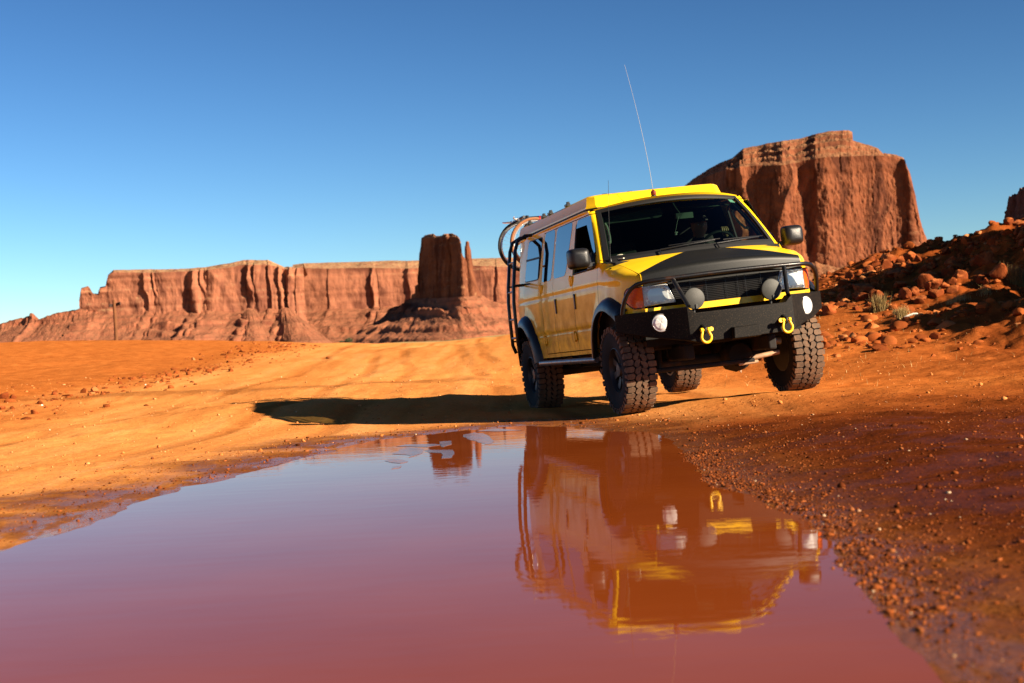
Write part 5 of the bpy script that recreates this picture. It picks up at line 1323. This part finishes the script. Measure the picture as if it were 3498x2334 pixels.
for x, sg, spin in ((0, -1, 0.3), (0, 1, 1.1), (-3.505, -1, 2.0), (-3.505, 1, .7)):
    wh = bpy.data.objects.new('wheel', HUB_ME); COL.objects.link(wh); wh.parent = van
    wh.location = (x, sg * .872, .433); wh.rotation_euler = (0, spin, 0 if sg > 0 else math.pi)
    for nm, me_ in (('tyre', TY_ME), ('rim', RIM_ME)):
        o = bpy.data.objects.new(nm, me_); COL.objects.link(o); o.parent = wh

# ---- cabin
mb = MB()
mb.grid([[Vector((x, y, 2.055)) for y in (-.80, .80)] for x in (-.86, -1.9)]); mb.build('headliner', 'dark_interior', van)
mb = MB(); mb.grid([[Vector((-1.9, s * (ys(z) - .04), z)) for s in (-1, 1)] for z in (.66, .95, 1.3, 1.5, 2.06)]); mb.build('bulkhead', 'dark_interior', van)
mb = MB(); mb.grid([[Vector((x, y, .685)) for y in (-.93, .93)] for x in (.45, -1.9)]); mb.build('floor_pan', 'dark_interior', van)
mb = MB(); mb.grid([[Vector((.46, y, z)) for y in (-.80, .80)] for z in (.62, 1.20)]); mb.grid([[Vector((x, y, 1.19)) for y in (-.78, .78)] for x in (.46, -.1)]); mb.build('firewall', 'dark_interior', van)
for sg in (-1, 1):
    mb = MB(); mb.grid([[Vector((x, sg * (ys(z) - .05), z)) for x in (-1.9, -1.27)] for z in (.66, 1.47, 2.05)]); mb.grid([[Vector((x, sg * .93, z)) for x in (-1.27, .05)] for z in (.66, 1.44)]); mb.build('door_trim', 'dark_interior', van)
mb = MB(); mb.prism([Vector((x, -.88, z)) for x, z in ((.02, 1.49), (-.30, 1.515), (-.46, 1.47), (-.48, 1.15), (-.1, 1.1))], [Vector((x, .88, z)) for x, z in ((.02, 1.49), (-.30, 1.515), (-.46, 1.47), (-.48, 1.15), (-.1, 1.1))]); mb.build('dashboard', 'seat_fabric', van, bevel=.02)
for y in (-.45, .45):
    mb = MB(); mb.box((-1.05, y, 1.02), (.52, .52, .16)); mb.box((-1.36, y, 1.40), (.16, .52, .72), Matrix.Rotation(R(-10), 3, 'Y')); mb.box((-1.46, y, 1.86), (.10, .28, .20)); mb.build('seat', 'seat_fabric', van, bevel=.04)
def visor(pts, th=.018):
    mb = MB(); A = [Vector(p) for p in pts]; mb.prism(A, [p + Vector((-th, 0, 0)) for p in A]); return mb.build('sun_visor', 'grey_trim', van, bevel=.01)
visor(chamfer3 := [(-.80, -.705, 2.012), (-.76, -.06, 2.052), (-.74, -.05, 1.99), (-.74, -.075, 1.955), (-.74, -.11, 1.944), (-.79, -.66, 1.934), (-.80, -.69, 1.95)])
visor([(-.80, .10, 2.052), (-.80, .62, 2.030), (-.72, .73, 1.995), (-.74, .25, 2.012), (-.76, .2, 2.02)])
mb = MB(); mb.box((-.60, .122, 1.925), (.03, .20, .062), Matrix.Rotation(R(8), 3, 'Z')); mb.tube([(-.60, .08, 1.95), (-.58, .03, 2.02), (-.57, .0, 2.08)], .008, 6); mb.build('rear_view_mirror', 'grey_trim', van, bevel=.012)
mb = MB(); mb.lathe([(-.02, .0), (-.012, .014), (.0, .011), (.012, .018), (.022, .0)], (-.42, -.056, 1.735), (0, .1, 1), 8); mb.tube([(-.58, .06, 1.93), (-.50, 0, 1.85), (-.42, -.056, 1.76)], .0015, 4); mb.box((-.42, -.05, 1.748), (.012, .03, .012)); mb.build('hanging_ornament', 'light_trim', van)
simple('pale_sticker', (.55, .78, .74), .6); simple('cream_cap', (.75, .70, .50), .7)
mb = MB(); pts = [ws(s, t) + Vector((-.012, 0, -.010)) for s, t in ((.835, .945), (.905, .938), (.915, .862), (.835, .872))]; mb.prism(pts, [p + Vector((-.003, 0, -.003)) for p in pts]); mb.build('permit_sticker', 'pale_sticker', van)
for sg in (-1, 1):
    mb = MB(); a = [ws(sg * .985, t) + Vector((-.06, -sg * .01, -.02)) for t in np.linspace(.12, .94, 9)]; bq = [ws(sg * .90, t) + Vector((-.09, 0, -.03)) for t in np.linspace(.12, .94, 9)]; mb.grid([[p, q] for p, q in zip(a, bq)]); mb.build('pillar_trim', 'grey_trim' if sg < 0 else 'dark_interior', van)  # passenger side takes the lighter trim: its sunlight is put into the colour
    g_ = [ws(sg * .90, t) + Vector((-.10, 0, -.05)) for t in (.40, .44, .55, .68, .76, .80)]; off = [0, -.035, -.05, -.05, -.035, 0]
    mb = MB(); mb.tube([p + Vector((o_ * .6, -sg * .01 + sg * o_ * .6, o_ * .3)) for p, o_ in zip(g_, off)], .014, 8); mb.build('grab_handle', 'light_trim', van)
mb = MB(); mb.lathe([(0, .075), (.025, .07), (.05, .05), (.06, .0)], (-.20, -.74, 1.520), (0, 0, 1), 18); mb.prism([Vector((-.13, -.80, 1.522)), Vector((-.07, -.76, 1.522)), Vector((-.13, -.70, 1.522))], [Vector((-.13, -.80, 1.53)), Vector((-.07, -.76, 1.53)), Vector((-.13, -.70, 1.53))]); capo = mb.build('baseball_cap', 'cream_cap', None)
capo.matrix_world = VW; tag(capo, 'pale cap lying on the dashboard in the lower corner of the windshield', 'cap')
sw_c = Vector((-.53, .42, 1.545)); sw_n = Vector((-.88, 0, .47)).normalized(); su, sv, _ = frame_of(sw_n)
mb = MB(); mb.tube([sw_c + (su * math.cos(t) + sv * math.sin(t)) * .19 for t in np.linspace(0, 2 * math.pi, 40, endpoint=False)], .016, 8, closed=True)
for t in (math.pi * .5, math.pi * 1.17, math.pi * 1.83): mb.tube([sw_c, sw_c + (su * math.cos(t) + sv * math.sin(t)) * .185], .014, 6)
mb.tube([sw_c, sw_c - sw_n * .25], .03, 8); mb.build('steering_wheel', 'black_plastic', van)
# ================================================================== BICYCLES ON THE RACK
simple('bike_tyre_black', (.022, .021, .020), .8, dust=((.12, .11, .09), 14, .5, .7)); simple('bike_tyre_tan', (.26, .10, .035), .7); simple('bike_rim', (.72, .72, .70), .25, .7)
simple('bike_black', (.012, .012, .013), .3); simple('bike_red', (.42, .015, .01), .3, coat=.6)
def bicycle(fy_, z, x, frame_m, tyre_m, label, bars, wb=1.04):
    root = empty('bicycle'); root.matrix_world = VW @ Matrix.Translation((x, 0, z)); tag(root, label, 'bicycle')
    def wheel(y0):
        mb = MB(); n = 48
        mb.tube([(0, y0 + .290 * math.cos(2 * math.pi * k / n), .290 * math.sin(2 * math.pi * k / n)) for k in range(n)], .011, 8, closed=True)
        for k in range(32):
            a = 2 * math.pi * k / 32; a2 = a + (.9 if k % 2 else -.9); mb.tube([(.025 if k % 4 < 2 else -.025, y0 + .018 * math.cos(a2), .018 * math.sin(a2)), (0, y0 + .286 * math.cos(a), .286 * math.sin(a))], .0012, 4, cap=False)
        mb.cyl((-.05, y0, 0), (.05, y0, 0), .018, 10); w = mb.build('wheel', 'bike_rim', root)
        mb = MB(); mb.tube([(0, y0 + .318 * math.cos(2 * math.pi * k / n), .318 * math.sin(2 * math.pi * k / n)) for k in range(n)], .021, 8, closed=True); t = mb.build('tyre', tyre_m, w)
        if tyre_m == 'bike_tyre_tan': 
            mb = MB(); mb.tube([(0, y0 + .328 * math.cos(2 * math.pi * k / n), .328 * math.sin(2 * math.pi * k / n)) for k in range(n)], .0145, 8, closed=True); mb.build('tread', 'bike_tyre_black', w)
    wheel(fy_); wheel(fy_ + wb)
    hd = Vector((0, fy_ + .10, .36)); hd2 = Vector((0, fy_ + .075, .27)); bb = Vector((0, fy_ + wb * .60, -.04)); st = Vector((0, fy_ + wb * .74, .34)); rw = Vector((0, fy_ + wb, 0))
    if not bars: hd.z -= .05; st.z -= .13
    mb = MB(); mb.tube([hd, st], .016, 8); mb.tube([hd2, bb], .020, 8); mb.tube([bb, st, st + (st - bb) * .22], .015, 8)
    for sx_ in (-.04, .04): mb.tube([bb + Vector((sx_ * .5, 0, 0)), rw + Vector((sx_, 0, 0))], .009, 6); mb.tube([st, rw + Vector((sx_, 0, 0))], .008, 6)
    mb.tube([hd2 - Vector((0, 0, .02)), hd + Vector((0, .005, .03))], .022, 8); mb.build('frame', frame_m, root)
    mb = MB()
    for sx_ in (-.05, .05): mb.tube([hd2, hd2 + Vector((sx_, -.01, -.02)), Vector((sx_, fy_ + .01, .02)), Vector((sx_, fy_, 0))], [.018, .017, .012, .010], 8)
    mb.build('fork', frame_m, root)
    mb = MB(); mb.box(st + (st - bb) * .24 + Vector((0, .02, .02)), (.13, .26, .05)); mb.build('saddle', 'bike_black', root, bevel=.02)
    mb = MB(); mb.lathe([(-.03, .09), (.0, .09)], bb, (1, 0, 0), 20); mb.tube([bb + Vector((-.07, 0, 0)), bb + Vector((-.08, .12, -.12))], .010, 6); mb.tube([bb + Vector((.07, 0, 0)), bb + Vector((.08, -.12, .12))], .010, 6); mb.build('crank', 'bike_rim', root)
    if bars:
        hb = Vector((0, fy_ - .04, .335)); mb = MB(); mb.tube([hd + Vector((0, 0, .02)), hb + Vector((0, .03, .01))], .016, 8)
        mb.tube([hb + Vector((dx, dy, dz)) for dx, dy, dz in ((-.31, .02, .015), (-.15, .0, .01), (0, 0, 0), (.15, 0, .01), (.31, .02, .015))], .0135, 8)
        for sx_ in (-1, 1): mb.tube([hb + Vector((sx_ * .19, 0, .01)), hb + Vector((sx_ * .32, .02, .015))], .019, 8)
        hbm = mb.build('handlebar', 'bike_black', root)
        for sx_ in (-1, 1):
            mb = MB(); b0 = hb + Vector((sx_ * .17, -.02, .005)); mb.tube([b0, b0 + Vector((sx_ * .02, -.05, -.0)), b0 + Vector((sx_ * .09, -.085, .008)), b0 + Vector((sx_ * .17, -.095, .02))], [.015, .012, .010, .008], 8); mb.lathe([(-.016, .022), (.016, .022)], b0, (0, .2, 1), 12); mb.build('brake_lever', 'bike_rim', hbm)
    return root
bicycle(-.573, 2.098, -4.88, 'bike_black', 'bike_tyre_black', 'black bicycle with chrome brake levers, outermost on the rear rack of the van', True)
bicycle(-.433, 2.112, -4.76, 'bike_red', 'bike_tyre_tan', 'red bicycle with tan-walled tyres on the rear rack next to the van body', False)

# ================================================================== DRIVER
m, nt, b = nodes('skin'); b.inputs['Base Color'].default_value = (.30, .17, .10, 1); b.inputs['Roughness'].default_value = .55; b.inputs['Subsurface Weight'].default_value = .05
simple('dark_cloth', (.018, .017, .018), .95); simple('hair', (.020, .013, .009), .7)
def skinned(name, pts, edges, levels=2):
    me = bpy.data.meshes.new(name); me.from_pydata([p[:3] for p in pts], edges, []); o = bpy.data.objects.new(name, me); COL.objects.link(o)
    md = o.modifiers.new('skin', 'SKIN'); md.use_smooth_shade = True
    for i, p in enumerate(pts): me.skin_vertices[0].data[i].radius = (p[3], p[4] if len(p) > 4 else p[3])
    me.skin_vertices[0].data[0].use_root = True
    sb = o.modifiers.new('sub', 'SUBSURF'); sb.levels = levels; sb.render_levels = levels
    dg = bpy.context.evaluated_depsgraph_get(); m2 = bpy.data.meshes.new_from_object(o.evaluated_get(dg)); bpy.data.objects.remove(o); m2.name = name; return m2
P_ = [(-1.12, .45, 1.16, .15, .13), (-1.15, .45, 1.34, .155, .11), (-1.17, .45, 1.54, .17, .12), (-1.15, .45, 1.66, .10, .085), (-1.13, .45, 1.72, .058), (-1.10, .45, 1.77, .070), (-1.085, .45, 1.83, .088), (-1.09, .45, 1.90, .085), (-1.095, .45, 1.945, .05)]
E_ = [(i, i + 1) for i in range(8)]
def addp(par, *pp):
    for p in pp: P_.append(p); E_.append((par, len(P_) - 1)); par = len(P_) - 1
    return par
addp(2, (-1.15, .61, 1.60, .075), (-1.02, .70, 1.52, .055), (-.86, .69, 1.55, .046), (-.72, .62, 1.63, .040), (-.58, .535, 1.705, .030))
lw_ = addp(len(P_) - 1, (-.515, .505, 1.735, .036, .022))
for k, (dy, ln) in enumerate(((-.030, .9), (-.010, 1.0), (.012, .95), (.032, .8))):
    addp(lw_, (-.470, .490 + dy * .9, 1.752, .0105), (-.432, .485 + dy, 1.738 - .004 * k, .0095), (-.424, .482 + dy, 1.708, .0085))
addp(lw_, (-.500, .470, 1.720, .011), (-.468, .452, 1.712, .009))
addp(2, (-1.15, .29, 1.60, .075), (-1.03, .22, 1.44, .055), (-.86, .22, 1.42, .045), (-.72, .23, 1.49, .036))
rw_ = addp(len(P_) - 1, (-.655, .245, 1.52, .034, .02))
for k, dz in enumerate((-.028, -.009, .011, .029)):
    addp(rw_, (-.612, .235, 1.53 + dz, .0105), (-.578, .243, 1.532 + dz, .0095), (-.566, .272, 1.53 + dz, .0085))
addp(rw_, (-.640, .27, 1.545, .011), (-.612, .285, 1.55, .009))
for sg in (-1, 1): addp(0, (-1.02, .45 + sg * .11, 1.13, .10), (-.66, .45 + sg * .15, 1.20, .075), (-.52, .45 + sg * .15, .93, .055), (-.40, .45 + sg * .14, .76, .045), (-.26, .45 + sg * .14, .73, .035))
addp(6, (-.995, .45, 1.825, .018), (-.975, .45, 1.815, .010))
for sg in (-1, 1): addp(6, (-1.09, .45 + sg * .088, 1.835, .018))
pm = skinned('person', P_, E_, 2)
pm.materials.append(MATS['dark_cloth']); pm.materials.append(MATS['skin']); simple('glove', (.62, .52, .34), .8); pm.materials.append(MATS['glove'])
for f in pm.polygons:
    c_ = f.center; f.material_index = 1 if (c_.z > 1.715 and c_.x < -.90 and abs(c_.y - .45) < .14) or c_.x > -.60 and c_.z > 1.45 else 0
    f.use_smooth = True
person = bpy.data.objects.new('person', pm); COL.objects.link(person); person.matrix_world = VW
tag(person, 'driver in dark clothes behind the windshield with a hand on the steering wheel', 'person')
mb = MB(); rows = []
for i in range(9):
    v = i / 8; th = R(8 + 95 * v); rows.append([Vector((-1.115 - .105 * math.sin(th) * math.cos(p) - .0, .45 + .098 * math.sin(th) * math.sin(p), 1.865 + .112 * math.cos(th))) for p in np.linspace(-1.9, 1.9, 20)])
mb.grid(rows); mb.build('hair', 'hair', person)
mb = MB(); rows = [[Vector((-1.11 + (.115 + .09 * v) * math.cos(p), .45 + (.105 + .01 * v) * math.sin(p), 1.885 - .012 * v)) for p in np.linspace(-1.2, 1.2, 14)] for v in (0, .5, 1)]
mb.grid(rows); mb.lathe([(0, .112), (.03, .108), (.07, .075), (.085, .0)], (-1.10, .45, 1.882), (0, 0, 1), 20); mb.build('cap', 'dark_cloth', person)  # dark cap added so the head reads as shaded
mb = MB()
for sg in (-1, 1): mb.lathe([(-.006, .004), (0, .010), (.006, .004)], (-1.004, .45 + sg * .032, 1.845), (1, 0, 0), 10)
mb.build('eyes', 'light_trim', person)

# ================================================================== THIN SHEETS OF ICE ON THE WATER
m, nt, b = nodes('thin_ice'); P = worldpos(nt)
nt.links.new(ramp(nt, noise(nt, 7, 5, P), [(.3, (.11, .040, .024)), (.7, (.15, .070, .050))]).outputs[0], b.inputs['Base Color'])
b.inputs['Roughness'].default_value = .14; b.inputs['IOR'].default_value = 1.2
bump(nt, b, noise(nt, 5, 4, mapped(nt, P, (1, .5, 1))), .35, .01)
_ice = [([(200, 575), (330, 500), (420, 470), (640, 500), (620, 560), (430, 625), (380, 590)], 'triangular pale ice sheet left of the butte reflection'),
        ([(670, 520), (720, 508), (1080, 515), (1050, 640), (880, 648), (930, 575), (900, 560), (700, 552)], 'hooked pale ice sheet crossing the butte reflection'),
        ([(850, 430), (900, 385), (1060, 375), (1050, 430), (930, 470)], 'small round ice sheet in the upper part of the butte reflection'),
        ([(1230, 290), (1400, 255), (1560, 270), (1670, 380), (1640, 425), (1560, 430), (1380, 370), (1250, 330)], 'broad pale ice sheet at the shore right of the butte reflection'),
        ([(1430, 235), (1700, 190), (2110, 222), (1700, 240)], 'long thin ice sheet at the far shore beside the van reflection'),
        ([(45, 680), (130, 655), (260, 650), (390, 665), (390, 690), (300, 718), (170, 700)], 'oval ice sheet floating alone left of the butte reflection'),
        ([(150, 797), (170, 760), (290, 750), (240, 785)], 'smallest ice sheet, nearest the camera, left of the butte reflection'),
        ([(230, 462), (400, 435), (740, 428), (900, 445), (700, 468)], 'narrow ice sheet along the far shore left of the butte reflection')]
for k, (o_, lab) in enumerate(_ice):
    q = [on_plane(1300 + a * .2298, 1420 + bq * .2298)[:2] for a, bq in o_]; q = densify(np.array(q), .05)
    q = q + np.stack([vnoise(q[:, 0] * 9, q[:, 1] * 5, k), vnoise(q[:, 0] * 9, q[:, 1] * 5, k + 40)], 1) * [.02, .05]
    mb = MB(); mb.prism([Vector((a, bq, .0025)) for a, bq in q], [Vector((a, bq, -.002)) for a, bq in q])
    tag(mb.build('ice_sheet', 'thin_ice', smooth=False), lab, 'ice', 'thin ice sheets at the far side of the puddle')
